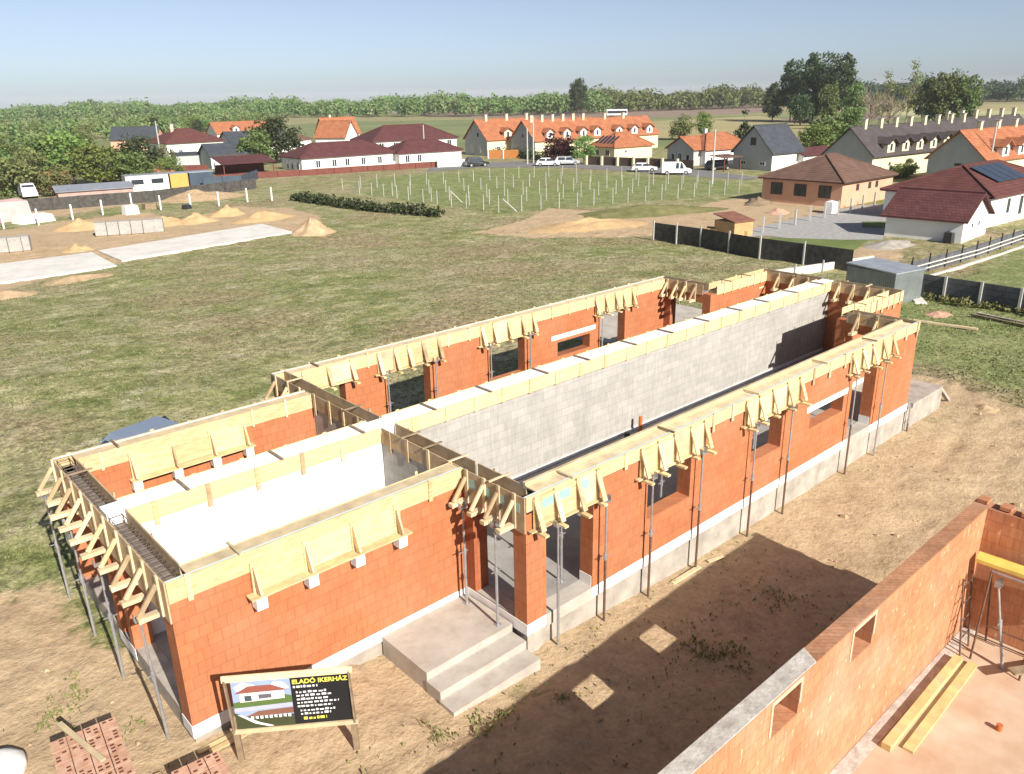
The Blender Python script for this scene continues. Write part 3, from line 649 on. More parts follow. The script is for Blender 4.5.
# trestle scaffold with a yellow board
tr = thing('trestle', 'folding steel trestle by the corner of the pale brick walls', 'trestle', (13.0,-12.0,NF), 0, None, True)
for x, y in ((13.05,-11.8),(13.05,-12.7)):
    mb = MB(); mb.cyl((x-.45,y,NF),(x,y+.05,1.22),.02).cyl((x+.4,y,NF),(x,y+.05,1.22),.02); mb.build('leg', m_rust, tr)
MB().cyl((12.75,-11.8,NF+.5),(12.75,-12.7,NF+.5),.015).build('brace', m_rust, tr); MB().cyl((13.3,-11.8,NF+.45),(13.3,-12.7,NF+.45),.015).build('brace', m_rust, tr)
MB().cyl((13.05,-11.75,1.23),(13.05,-12.75,1.23),.02).build('top_bar', m_steel, tr)
pr_ = prop(12.75, -12.35, .95, 'slim steel prop leaning before the trestle', z0=NF, tilt=(.35,.45), group='props on the pale brick site')
yb = tag(MB().hexa([(13.45,-11.36,1.27),(13.1,-11.42,1.27),(13.2,-14.4,1.27),(13.55,-14.4,1.27),(13.45,-11.36,1.35),(13.1,-11.42,1.35),(13.2,-14.4,1.35),(13.55,-14.4,1.35)]).build('scaffold_board', m_yellow), 'bright yellow scaffold board resting on the steel trestle', 'board')
ld = thing('ladder_frame', 'rusty ladder frame leaning on the pale brick wall by the trestle', 'ladder', (12.9,-11.5,NF), 0, None, True)
mb = MB(); mb.cyl((12.55,-11.62,NF),(12.75,-11.36,1.0),.018); mb.cyl((13.0,-11.62,NF),(13.2,-11.36,1.0),.018)
for k in range(1, 5): z = NF+.36*k; t_ = (z-NF)/1.62; mb.cyl((12.55+.2*t_,-11.62+.26*t_,z),(13.0+.2*t_,-11.62+.26*t_,z),.014)
mb.build('rails', m_rust, ld)
gy = plank(12.3,-12.6,13.6,-13.4,.2,.04,NF+.3,m_old,'grey board slanting under the yellow scaffold board')
# broken corner bricks
for k, (x, y, s_) in enumerate(((NX1-.1,-11.15,.0),(NX1-.14,-11.6,.05),(NX1-.16,-12.0,.1))):
    tag(MB().box((x-.13,y-.11,NH+.027),(x+.12,y+.10,NH+.10)).build('brick', m_brick_n), ['loose brick on the outer corner of the pale brick wall','second loose brick on the pale wall end','loose brick farthest along the pale end wall'][k], 'brick', 'loose bricks on the pale wall')

# ------------------------------------------------------------------ billboard
sg_a, sg_b = Vector((.44,-4.30,0)), Vector((2.06,-5.44,0)); sdv = (sg_b-sg_a); SL = sdv.length; ang = math.atan2(sdv.y, sdv.x)
sign = thing('billboard', 'wooden site billboard with a black half reading ELADÓ IKERHÁZ and a house picture', 'sign', (sg_a.x, sg_a.y, gz(1,-4.6)-.05), ang)
# local: x along the board, -y faces the viewer
MB().beam((.0,.03,0),(-.02,.03,1.0),.10,.07,(0,1,0)).build('post', m_old, sign); MB().beam((SL,.03,0),(SL-.03,.03,1.3),.10,.07,(0,1,0)).build('post', m_old, sign)
MB().beam((-.10,-.03,1.80),(SL+.06,-.03,1.76),.035,.12,(0,0,1)).build('frame_rail', m_pinew, sign)
MB().beam((-.03,-.03,.70),(SL+.08,-.03,.66),.035,.08,(0,0,1)).build('frame_rail', m_pinew, sign)
MB().beam((-.02,-.028,.70),(-.06,-.028,1.78),.03,.08,(0,1,0)).build('frame_stile', m_old, sign); MB().beam((SL+.02,-.028,.66),(SL-.0,-.028,1.74),.03,.07,(0,1,0)).build('frame_stile', m_old, sign)
x0, x1 = .03, SL-.02; zb_ = lambda x: .735-.04*x/SL; zt_ = lambda x: 1.75-.04*x/SL
def flat(name, pts, mat, y, th=.003, par=None):
    P_ = [(x0+(x1-x0)*u, y, zb_(x0+(x1-x0)*u)+(zt_(x0+(x1-x0)*u)-zb_(x0+(x1-x0)*u))*v_) for u, v_ in pts]
    mb = MB(); n = len(P_); mb.v = P_+[(a, b+th, c) for a, b, c in P_]
    mb.f = [tuple(range(n)), tuple(range(2*n-1, n-1, -1))]+[(i, n+i, n+(i+1)%n, (i+1)%n) for i in range(n)]
    return mb.build(name, mat, par or sign)
def fm(n, c): return M(n, c, .06, 4, .5, .3)
pn = flat('panel', [(0,0),(1,0),(1,1),(0,1)], fm('sign black', (.018,.018,.02)), -.012, .010)
pic = flat('picture', [(.0,.0),(.5,.0),(.5,1),(.0,1)], fm('sign sky', (.30,.38,.55)), -.016, .0025)
def onpic(name, pts, c, y): return flat(name, pts, fm('sign '+name, c), y, .001, pic)
onpic('cloud', [(.02,.86),(.1,.95),(.2,.88),(.14,.8),(.04,.78)], (.8,.8,.82), -.018); onpic('cloud', [(.32,.8),(.36,.93),(.44,.9),(.49,.78),(.4,.74)], (.8,.8,.82), -.018)
onpic('lawn', [(.0,.42),(.5,.42),(.5,.62),(.4,.68),(.2,.6),(.0,.55)], (.10,.16,.05), -.018)
onpic('house_wall', [(.06,.55),(.44,.58),(.44,.74),(.06,.74)], (.75,.72,.66), -.020)
onpic('house_roof', [(.02,.73),(.14,.87),(.34,.87),(.47,.75)], (.28,.09,.07), -.022)
onpic('window', [(.10,.57),(.16,.57),(.16,.68),(.10,.68)], (.06,.08,.1), -.022); onpic('window', [(.22,.60),(.33,.61),(.33,.69),(.22,.69)], (.12,.12,.14), -.022)
onpic('band', [(.0,.36),(.5,.40),(.5,.48),(.0,.44)], (.42,.44,.56), -.020); onpic('red_band', [(.08,.24),(.5,.26),(.5,.38),(.2,.35)], (.22,.10,.07), -.018)
onpic('green_base', [(.0,.0),(.5,.0),(.5,.24),(.1,.25),(.0,.34)], (.055,.065,.03), -.0185)
onpic('white_curve', [(.02,.30),(.05,.30),(.2,.12),(.32,.03),(.28,.02),(.16,.10)], (.8,.8,.8), -.0205)
rr = random.Random(3)
for k in range(9): onpic('lettering', [(.13+k*.04,.19+.012*(k%2)),(.155+k*.04,.19),(.155+k*.04,.25),(.13+k*.04,.25)], (.72,.72,.7), -.0205)
def text(s, size, u, v_, mat, name, bold=.004):
    cu = bpy.data.curves.new(name, 'FONT'); cu.body = s; cu.size = size; cu.offset = bold; cu.extrude = .0006
    tmp = bpy.data.objects.new(name, cu); C.objects.link(tmp)
    bpy.context.view_layer.update(); me_ = bpy.data.meshes.new_from_object(tmp.evaluated_get(bpy.context.evaluated_depsgraph_get()))
    bpy.data.objects.remove(tmp); o = bpy.data.objects.new(name, me_); C.objects.link(o); o.parent = sign
    me_.materials.clear(); me_.materials.append(mat)
    X_ = x0+(x1-x0)*u; o.location = (X_, -.0165, zb_(X_)+(zt_(X_)-zb_(X_))*v_); o.rotation_euler = (RAD(90), math.atan2(.04, SL), 0); return o
f_yel = M('sign yellow', (.80,.72,.12), .05, 3, .5, .3); f_wht = M('sign white', (.8,.8,.8), .05, 3, .5, .3)
text('ELADÓ IKERHÁZ', .122, .515, .84, f_yel, 'headline', .0035)
def bars(v_, u0, u1, mat, hgt=.035):
    u = u0
    while u < u1:
        l = .012+rr.random()*.028; h_ = hgt*(.7+.5*rr.random()); flat('text_line', [(u,v_),(min(u+l,u1),v_),(min(u+l,u1),v_+h_),(u,v_+h_)], mat, -.0148, .002, pn); u += l+.008+.008*rr.random()
bars(.755, .52, .73, f_wht, .04)
for v_, a, b in ((.645,.54,.80),(.575,.54,.84),(.50,.54,.82),(.43,.54,.90),(.355,.54,.84),(.265,.56,.86),(.195,.56,.82)): bars(v_, a, b, f_wht)
bars(.09, .58, .78, f_yel, .05)

# ------------------------------------------------------------------ brick pallets and scraps at the lower left
def brick_pallet(x0, y0, nx_, ny_, z1, label, rot):
    p = thing('brick_pallet', label, 'pallet', (x0,y0,-.44), rot, 'pallets of hollow bricks')
    mb = MB(); hol = []
    for i in range(nx_):
        for j in range(ny_):
            a, b = i*.26, -j*.32
            jit = rnd.random()*.012
            mb.box((a+.004,b-.30,.14),(a+.25,b-.006,z1+jit))
            for k in range(2):
                for q in range(3): hol.append((a+.04+k*.105,b-.08-q*.085,a+.105+k*.105,b-.035-q*.085,z1+jit+.002)) if rnd.random() < .55 else None
    nf = len(mb.f)
    for (a0,b0,a1,b1,zz) in hol: mb.face([(a0,b0,zz),(a1,b0,zz),(a1,b1,zz),(a0,b1,zz)])
    o = mb.build('bricks', m_pallet, p); o.data.materials.append(m_core)
    for q in o.data.polygons[nf:]: q.material_index = 1
    pm = MB()
    for k in range(3): pm.box((0,-.05-k*(ny_*.32-.15)/2-.1,0),(nx_*.26,-.05-k*(ny_*.32-.15)/2,.10))
    for k in range(nx_): pm.box((k*.26+.02,-ny_*.32,.105),(k*.26+.2,0,.135))
    pm.build('pallet_base', m_old, p); return p
brick_pallet(-2.0,-2.32,4,7,.62,'pallet of hollow clay bricks nearest the left end wall, lath on top',RAD(-6))
brick_pallet(-.70,-4.30,3,5,.55,'pallet of hollow bricks just in front of the wing corner, at the photo edge',RAD(-6))
lt = tag(MB().beam((-1.75,-2.0,.24),(-1.45,-3.4,.215),.09,.03).build('lath', m_pinew), 'pale lath lying across the brick pallet', 'lath')
wb = thing('debris_bag', 'white bulk bag at the bottom left corner beside the pallets', 'bag', (P3(-8,780)), .2)
mb = MB(); n_ = 14
for k, (z, r_) in enumerate(((0,.52),(.08,.56),(.2,.52),(.3,.42),(.36,.28))):
    for i in range(n_):
        a_ = 2*math.pi*i/n_; rr_ = r_*(1+.06*math.sin(3*a_+k)); mb.v.append((rr_*math.cos(a_), rr_*math.sin(a_), z+.02*math.sin(5*a_)))
for k in range(4):
    for i in range(n_): j = (i+1) % n_; mb.f.append((k*n_+i, k*n_+j, (k+1)*n_+j, (k+1)*n_+i))
mb.f.append(tuple(4*n_+i for i in range(n_))); mb.build('bag', m_strip, wb, True)
MB().box((-.1,-.03,.34),(.12,.03,.42)).build('loop', m_strip, wb)
for k, (x, y, a_) in enumerate(((.35,-3.62,0),(.5,-3.78,.1))):
    tag(MB().beam((x-.4,y,gz(x,y)+.02+.03*k),(x+.42,y-.02-.1*a_,gz(x,y)+.02+.03*k),.11,.03).build('scrap_board', m_pine), ['scrap board on the soil against the wing corner','outer scrap board lying by the wing corner'][k], 'board', 'scrap boards by the wing corner')
fb = tag(MB().beam((12.4,-5.62,-1.03),(12.9,-5.75,-1.03),.1,.03).beam((10.9,-5.62,-1.0),(12.0,-5.64,-1.0),.12,.04).build('scrap_board', m_pinew), 'pale board on the soil below the first front window', 'board')

# ------------------------------------------------------------------ vehicles
def car(name, label, loc, rotz, paint, L=4.3, Wd=1.75, H=1.45, kind='hatch', group='cars parked along the village road', cat='car'):
    c = thing(name, label, cat, loc, rotz, group); h = Wd/2; wb_ = .33
    if kind == 'van': prof = [(-L/2,.35),(L/2,.35),(L/2,.85),(L/2-.75,1.0),(L/2-1.35,H*.92),(L/2-1.6,H),(-L/2+.05,H),(-L/2,.9)]; cab = (L/2-2.3, L/2-.8)
    elif kind == 'suv': prof = [(-L/2,.35),(L/2,.35),(L/2,.8),(L/2-.95,.98),(L/2-1.65,H),(-L/2+.45,H),(-L/2+.05,1.0)]
    else: prof = [(-L/2,.32),(L/2,.32),(L/2,.68),(L/2-1.0,.86),(L/2-1.8,H),(-L/2+.9,H),(-L/2+.2,.95)]
    mb = MB(); n = len(prof)
    def wd(z): return h*(1.0 if z < .95 else 1.0-.16*(z-.95)/(H-.95))
    mb.v = [(x, -wd(z), z) for x, z in prof]+[(x, wd(z), z) for x, z in prof]
    mb.f = [tuple(range(n)), tuple(range(2*n-1, n-1, -1))]+[(i, n+i, n+(i+1)%n, (i+1)%n) for i in range(n)]
    mb.build('body', paint, c)
    # windows
    x_f, x_b = L/2-1.15, -L/2+.45
    if kind == 'van': x_b = L/2-2.6
    for s in (-1, 1):
        z0, z1 = .98, H-.10; y0, y1 = s*(wd(z0)+.006), s*(wd(z1)+.006); m_ = (x_f+x_b)/2
        for a, b in ((x_b+.1, m_-.05), (m_+.05, x_f)):
            MB().face([(a,y0,z0),(b-.05,y0,z0),(b-.35 if b == x_f else b-.05,y1,z1),(a+.12,y1,z1)][::s]).build('side_window', m_glass, c)
    zt = H-.07; fx = [p for p in prof]
    if kind == 'van': MB().face([(L/2-.78,-h*.85,1.03),(L/2-.78,h*.85,1.03),(L/2-1.33,h*.8,H*.91),(L/2-1.33,-h*.8,H*.91)]).build('windscreen', m_glass, c)
    else:
        a, b = (prof[3], prof[4]); o = .012
        MB().face([(a[0]-.08+o,-h*.86,a[1]+.06),(a[0]-.08+o,h*.86,a[1]+.06),(b[0]+.06+o,h*.76,H-.05),(b[0]+.06+o,-h*.76,H-.05)]).build('windscreen', m_glass, c)
        a, b = (prof[6], prof[5])
        MB().face([(a[0]-.005,h*.84,a[1]+.05),(a[0]-.005,-h*.84,a[1]+.05),(b[0]-.06,-h*.76,H-.06),(b[0]-.06,h*.76,H-.06)]).build('rear_window', m_glass, c)
    for x in (-L/2+.8, L/2-.85):
        for s in (-1, 1):
            wh = MB().cyl((x,s*(h-.17),wb_),(x,s*(h+.012),wb_),wb_,n=16).build('wheel', m_tyre, c); MB().cyl((x,s*(h+.013),wb_),(x,s*(h+.02),wb_),.2,n=12).build('rim', m_steel, wh)
    for s in (-1, 1):
        MB().box((L/2-.04,s*h*.55,.60),(L/2+.008,s*h*.9,.74)).build('headlight', m_lamp, c); MB().box((-L/2-.008,s*h*.65,.70),(-L/2+.03,s*h*.92,.86)).build('tail_light', m_rred2, c)
    return c
RD = RAD(-48)
car('parked_car', 'black parked off road car on the street by the white walled garden', P3(477,166.5), RAD(-22), m_paintk, 4.3, 1.8, 1.7, 'suv')
car('parked_car', 'white parked car on the street before the dark hedge', P3(548,166), RD, m_paintw, 4.3, 1.75, 1.45)
car('parked_car', 'silver estate car on the street before the purple tree', P3(567,165), RAD(-42), m_paints, 4.6, 1.8, 1.55, 'suv')
car('parked_car', 'white low car parked by the orange roofed house walls', P3(644,171.5), RD, m_paintw, 4.2, 1.75, 1.4)
car('parked_van', 'white panel van parked by the house with the grey gable', P3(676,174.5), RD, m_paintw, 4.6, 1.85, 1.95, 'van', cat='van')
car('parked_car', 'dark car under the lean-to roof beside the white gabled house', P3(718,170), RAD(-20), m_paintk, 4.2, 1.8, 1.6, 'suv')
car('parked_van', 'white van behind the dark net fence at the left, by the low sheds', (24.3,117,-2.0), RAD(-95), m_paintw, 4.5, 1.9, 2.0, 'van', cat='van', group='vans')
car('parked_car', 'blue grey car behind the back wall of the left wing, only its roof showing', (4.1,9.0,gz(3,8.5)-.05), RAD(14), m_paintb, 4.3, 1.75, 1.45, 'hatch', group='cars on the grass')

# ------------------------------------------------------------------ village houses
def house_bg(label, x, y, a, Wd, L, he, hr, roof='gable', wall=None, rmat=None, name='village_house', win=None, wf=None, chim=(), dorm=(), solar=None, o=.4, wallL=None, cmat=None, group='houses of the village', gshade=None):
    """near corner at (x,y); u along L, v along Wd; -u side and -v side face the viewer"""
    t = thing(name, label, 'house', (x,y,-2.0), RAD(a), group); wf = wf or m_framew
    b = -.4
    if roof == 'gable':
        mb = MB(); pts = [(0,0,b),(L,0,b),(L,Wd,b),(0,Wd,b),(0,0,he),(L,0,he),(L,Wd,he),(0,Wd,he),(0,Wd/2,hr-.12),(L,Wd/2,hr-.12)]
        mb.v = pts; mb.f = [(0,1,5,4),(2,3,7,6),(3,0,4,8,7),(1,2,6,9,5),(4,5,9,8),(6,7,8,9)]; mb.build('wall', wall, t)
        if gshade: MB().face([(-.015,0,b),(-.015,0,he),(-.015,Wd/2,hr-.12),(-.015,Wd,he),(-.015,Wd,b)]).build('gable_shade', gshade, t)  # grey sheet over the gable, its shade put into the colour
        sl = (hr-he)/(Wd/2); mb = MB(); th = .16
        for s in (0, 1):
            ye = -o if s == 0 else Wd+o; ze = he-o*sl; ym = Wd/2
            q = [(-o,ye,ze),(L+o,ye,ze),(L+o,ym,hr),(-o,ym,hr)]
            if s: q = q[::-1]
            mb.hexa([(p[0],p[1],p[2]-th*.2+.0) for p in q]+[(p[0],p[1],p[2]+th*.8) for p in q])
        ro = mb.build('roof', rmat, t)
        MB().beam((-o,Wd/2,hr+.14),(L+o,Wd/2,hr+.14),.22,.10).build('ridge', rmat, ro)
    else:
        MB().box((0,0,b),(L,Wd,he)).build('wall', wall, t)
        m_ = min(Wd, L)/2; A = [(-o,-o,he),(L+o,-o,he),(L+o,Wd+o,he),(-o,Wd+o,he)]
        if L >= Wd: r1, r2 = (m_,Wd/2,hr), (L-m_,Wd/2,hr)
        else: r1, r2 = (L/2,m_,hr), (L/2,Wd-m_,hr)
        mb = MB()
        if L >= Wd: F = [[A[0],A[1],r2,r1],[A[1],A[2],r2],[A[2],A[3],r1,r2],[A[3],A[0],r1]]
        else: F = [[A[0],A[1],r1],[A[1],A[2],r2,r1],[A[2],A[3],r2],[A[3],A[0],r1,r2]]
        for q in F: mb.face(q)
        mb.face(A[::-1]); ro = mb.build('roof', rmat, t)
        MB().box((-o,-o,he-.16),(L+o,Wd+o,he-.004)).build('eaves', m_frame if wall in (m_pink,) else rmat, ro)
        hp = MB(); ends = [(A[0],r1),(A[3],r1),(A[1],r2 if L >= Wd else r1),(A[2],r2),(r1,r2)]
        for p, q in ends:
            if (Vector(p)-Vector(q)).length > .2: hp.beam((p[0],p[1],p[2]+.04),(q[0],q[1],q[2]+.04),.22,.12)
        hp.build('ridge', rmat, ro)
    for (side, c, z0, ww, hh, *mm) in (win or []):
        fm_ = mm[0] if mm else wf
        if side == 'u': a_, n_ = (lambda k, d: (-d, c+k)), None
        else: a_, n_ = (lambda k, d: (c+k, -d)), None
        def slab(k0, k1, z_0, z_1, d, nm, mt, par):
            d += .02
            p, q = a_(k0, d), a_(k1, d-.05); return MB().box((p[0],p[1],z_0),(q[0],q[1],z_1)).build(nm, mt, par)
        w_ = slab(-ww/2, ww/2, z0, z0+hh, .03, 'window', fm_, t)
        if ww > .9:
            slab(-ww/2+.1, -.05, z0+.1, z0+hh-.1, .045, 'pane', m_glass, w_); slab(.05, ww/2-.1, z0+.1, z0+hh-.1, .045, 'pane', m_glass, w_)
        else: slab(-ww/2+.08, ww/2-.08, z0+.08, z0+hh-.08, .045, 'pane', m_glass, w_)
    for (cx, cy, ct) in chim:
        ch = MB().box((cx-.28,cy-.28,hr-1.2),(cx+.28,cy+.28,ct)).build('chimney', cmat or m_cream, ro); MB().box((cx-.36,cy-.36,ct+.002),(cx+.36,cy+.36,ct+.10)).build('cap', m_grey, ch)
    sl = (hr-he)/(Wd/2)
    for dx in dorm:
        y0, z0 = -.03, he-.3; zt = he+1.5; d_ = MB().box((dx-.95,y0,z0),(dx+.95,Wd/2-.6,zt)).build('dormer', wall if wallL is None else wallL, t)
        mb = MB(); yb_ = Wd/2*.95; za = zt+.6
        mb.hexa([(dx-1.45,y0-.5,zt-.3),(dx,y0-.5,za),(dx,yb_,za),(dx-1.45,yb_,zt-.3),(dx-1.45,y0-.5,zt-.17),(dx,y0-.5,za+.13),(dx,yb_,za+.13),(dx-1.45,yb_,zt-.17)])
        mb.hexa([(dx,y0-.5,za),(dx+1.45,y0-.5,zt-.3),(dx+1.45,yb_,zt-.3),(dx,yb_,za),(dx,y0-.5,za+.13),(dx+1.45,y0-.5,zt-.17),(dx+1.45,yb_,zt-.17),(dx,yb_,za+.13)])
        mb.build('dormer_roof', rmat, d_); MB().face([(dx-.95,y0-.002,zt),(dx+.95,y0-.002,zt),(dx,y0-.002,za)]).build('gable', wall if wallL is None else wallL, d_)
        w_ = MB().box((dx-.35,y0-.03,z0+.55),(dx+.35,y0-.004,zt-.15)).build('window', m_framew, d_); MB().box((dx-.28,y0-.04,z0+.62),(dx+.28,y0-.032,zt-.22)).build('pane', m_glass, w_)
    if solar:
        x0_, x1_, y0_, y1_, nc = solar
        for k in range(nc):
            a0 = x0_+(x1_-x0_)*k/nc+.05; a1 = x0_+(x1_-x0_)*(k+1)/nc-.05; zz = lambda y_: he-o*0+(y_)*sl+.24
            mb = MB().hexa([(a0,y0_,zz(y0_)),(a1,y0_,zz(y0_)),(a1,y1_,zz(y1_)),(a0,y1_,zz(y1_)),(a0,y0_,zz(y0_)+.05),(a1,y0_,zz(y0_)+.05),(a1,y1_,zz(y1_)+.05),(a0,y1_,zz(y1_)+.05)])
            mb.build('solar_panel', m_solar, ro)
    return t
house_bg('low salmon pink house with a brown hipped roof and three brown windows', 84.0,27.1,-1,9.9,11.9,2.75,5.2,'hip',m_pink,m_rbrown,
         win=[('u',2.0,.9,1.5,1.35,m_frame),('u',5.0,.9,1.5,1.35,m_frame),('u',8.0,.9,1.5,1.35,m_frame),('v',3.4,1.6,.6,.7,m_frame),('v',6.2,1.6,.6,.7,m_frame),('v',7.9,1.6,.6,.7,m_frame)])
house_bg('white bungalow with a dark red hipped roof and solar panels at the right edge', 79.6,10.7,-3,10,18,2.8,5.0,'hip',m_white,m_rred,win=[('v',4,.9,.8,1.5),('v',7,.5,.9,1.9),('v',10,.5,.9,1.9)],solar=(4.6,11.5,1.4,4.2,4))
house_bg('white garage annex with an oxblood gable roof in front of the bungalow', 76.0,9.6,93,6.4,6.3,1.95,3.75,'gable',m_white,m_rred2,name='garage',win=[('u',2.5,1.0,.5,.5),('u',4.2,1.0,.5,.5)])
house_bg('white gabled house with a slate blue roof, one small dark attic window', 117.9,56.0,-6,7.8,8.0,3.0,6.9,'gable',m_white,m_rslate,gshade=m_grey,win=[('u',3.9,3.9,1.1,1.2,m_frame),('u',1.8,.8,1.1,.6),('u',5.6,.8,1.1,.6)])
house_bg('red roofed lean-to house right of the white gabled house', 124.5,54.2,-6,4.5,9,2.2,3.0,'gable',m_white,m_rred2,name='annex')
house_bg('long row house with a graphite roof, pale chimneys and shaded grey gable end', 112.7,37.3,-5,7.6,36,3.55,7.1,'gable',m_cream,m_rgrey,gshade=m_grey,win=[('v',x,.7,.9,1.2) for x in (2,5,9,12,16,20,24)],dorm=(4.5,8.5,12.5,16.5,20.5,24.5,28.5,32.5),chim=[(3+4.2*k,3.6,8.1) for k in range(8)],wallL=m_cream)
house_bg('row house with an orange tiled roof at the right edge, shaded grey windowless gable', 112.3,22.6,-6,7.4,30,3.59,6.9,'gable',m_cream,m_rorange,gshade=m_grey,win=[('u',3.4,2.6,.9,.3,m_frame)]+[('v',x,.7,.9,1.2) for x in (2,6,10,14)],dorm=(5,9.5,14,18.5,23),chim=[(5+5*k,3.8,7.9) for k in range(5)],wallL=m_white)
house_bg('cream row house with orange roof and shaded blue grey gable, left of its twin', 114.4,122.3,-7,8.9,16,3.57,7.37,'gable',m_cream,m_rorange,gshade=m_grey,win=[('u',3,.6,1,1.6),('u',6,.6,1,1.6),('u',3.5,3.8,.9,1.1),('v',3,.8,1,1.2)],dorm=(5.5,11),chim=[(2.5,4.2,8.4),(8,4.2,8.4),(13.5,4.2,8.4)],wallL=m_cream)
house_bg('long cream row house with orange roof and many chimneys in the village middle', 118.7,111.9,-4,8.1,20,3.45,7.2,'gable',m_cream,m_rorange,gshade=m_grey,win=[('u',4,3.6,.8,1.1),('u',2.6,.8,.9,1.3),('v',3,.7,1,1.3)],dorm=(4.2,9,13.8,18),chim=[(2+3*k,3.8,8.2) for k in range(6)],wallL=m_white)
house_bg('orange roofed row house at the right end of the cream row, behind solar panels', 139.5,110.5,-4,8.1,17,3.4,7.0,'gable',m_cream,m_rorange,gshade=m_grey,dorm=(4,9,14),chim=[(3,3.9,8.0),(9,3.9,8.0)],wallL=m_white)
house_bg('low house with orange hipped roof carrying a row of solar panels', 121.6,92.5,-6,7.3,10.3,2.43,5.0,'hip',m_cream,m_rorange,win=[('u',2,.7,1.2,1.2),('u',5,.7,1.2,1.2),('v',3,1.2,.6,.6)])
sp_ = None
house_bg('orange roofed house with a blue grey gable and white side wall', 119.1,72.1,-11,6.8,11,2.89,4.75,'gable',m_grey,m_rorange,win=[('u',1.4,.7,.9,1.2),('u',3.4,.4,1.0,1.7),('u',5.2,.7,.9,1.2)],chim=[(6.5,4.2,5.9)],cmat=m_white)
house_bg('white walled wing with orange hipped roof beside the blue grey gable', 120.5,70.6,-11,7.0,11.5,2.7,5.3,'hip',m_white,m_rorange)
house_bg('white two storey house with a dark red hipped roof behind the long bungalow', 97,140,-8,11,21,3.5,6.5,'hip',m_white,m_rred2,win=[('v',2+3.4*k,1.6,1.2,1.5) for k in range(6)])
house_bg('small white house with a steep orange roof far behind the bungalow', 118,196,-8,8,10,3.2,7.2,'gable',m_white,m_rorange,win=[('u',4,4,.8,1)],chim=[(3,4.2,8)])
house_bg('orange roofed house end standing across the steep orange house', 111,190,-60,7,9,2.8,6.6,'gable',m_white,m_rorange,win=[('u',3.4,3.8,.9,1)])
house_bg('long white bungalow with a dark red hipped roof behind the brown fence', 70.2,122.4,-3,8.6,20,2.35,4.6,'hip',m_white,m_rred2,win=[('u',1.6,.3,.9,1.6,m_framew),('u',4.0,.2,.9,1.7),('u',6.0,.2,.9,1.7)]+[('v',x,.4,1.0,1.4) for x in (3.2,6.5,9.2,12.6,16.2)])
house_bg('right half of the long bungalow, white with a lower dark red roof', 89.5,119.5,-8,8.0,14,2.2,4.3,'hip',m_white,m_rred2,win=[('v',x,.3,1.0,1.5) for x in (1.8,4.4)])
house_bg('white house with a red hipped roof behind the left tree belt', 64.5,172,5,10,13.4,3.85,6.6,'hip',m_white,m_rred,win=[('v',3,1.2,1,1.2)],chim=[(4,5,7.6)])
house_bg('long house with a faded orange roof behind the red hipped roof', 102,233,-4,9,20,3.2,6.2,'gable',m_white,m_rorange,win=[('v',x,.9,1.2,1.2) for x in (3,8,13)],dorm=(6,))
house_bg('white flat gabled house with a slate roof left of the brown carport', 62,143,-6,7,9.5,2.7,4.4,'gable',m_white,m_rslate,gshade=m_grey,win=[('v',3,.8,1,1)])
house_bg('dark slate roofed house half hidden by the dark tree', 82,178,-4,9,15,3,5.2,'gable',m_white,m_rslate)
house_bg('house with a blue solar roof and pale gable far left among trees', *PX((112,151))[0],-35,9,12,3,6.0,'gable',m_pink,m_rslate,win=[('u',4,3.2,1,1)])
house_bg('brown roofed cottage at the far left among trees', 22,170,20,8,9,2.6,5.0,'gable',m_white,m_rbrown)
house_bg('grey roofed house behind the steep orange house', 95,185,-10,9,11,2.6,4.6,'hip',m_white,m_rbrown)
house_bg('dark roofed house behind the orange row, at the right edge', 150,40,-6,8,30,3.4,6.9,'gable',m_cream,m_rgrey,gshade=m_grey,chim=[(3+5*k,4,8.2) for k in range(6)])
# solar panels lying on the -u roof side of the low orange house
so_ = [o_ for o_ in bpy.data.objects if o_.get('label','').startswith('low house with orange hipped')][0]
rof = [c_ for c_ in so_.children if c_.name.startswith('roof')][0]
for k in range(5):
    y = 1.1+k*1.1; z = lambda u: 2.43+(u+.4)/(3.65+.4)*2.57+.08
    MB().hexa([(.5,y,z(.5)),(.5,y+.62,z(.5)),(2.4,y+.62,z(2.4)),(2.4,y,z(2.4)),(.5,y,z(.5)+.05),(.5,y+.62,z(.5)+.05),(2.4,y+.62,z(2.4)+.05),(2.4,y,z(2.4)+.05)]).build('solar_panel', m_solar, rof)

# sheds, carport, boxes
def shed(name, label, x, y, a, wd, L, h, wall, roof, slope=.25, ov=.2, posts=False, cat='shed', group=None, wins=()):
    t = thing(name, label, cat, (x,y,gz(x,y)), RAD(a), group)
    if posts:
        for px_, py_ in ((.1,.1),(L-.1,.1),(.1,wd-.1),(L-.1,wd-.1)): MB().box((px_-.08,py_-.08,-.2),(px_+.08,py_+.08,h)).build('post', wall, t)
        MB().box((.2,wd-.2,0),(L-.2,wd-.12,h*.8)).build('back_wall', wall, t)
    else: MB().box((0,0,-.3),(L,wd,h)).build('wall', wall, t)
    MB().hexa([(-ov,-ov,h+.01),(L+ov,-ov,h+.01),(L+ov,wd+ov,h+slope),(-ov,wd+ov,h+slope),(-ov,-ov,h+.09),(L+ov,-ov,h+.09),(L+ov,wd+ov,h+slope+.08),(-ov,wd+ov,h+slope+.08)]).build('roof', roof, t)
    for (c, z0, ww, hh) in wins: MB().box((c-ww/2,-.03,z0),(c+ww/2,-.005,z0+hh)).build('window', m_glass, t)
    return t
shed('metal_shed','grey corrugated metal shed with a pale roof behind the far end of the brick house',43.4,3.4,-12,3.3,2.6,1.75,m_corr,m_roofm,.12,.06)
shed('carport','open brown carport behind the brown fence, left of the long bungalow',57,126,-8,6,9,1.9,m_brownf,m_rred2,1.0,.4,True,'carport')
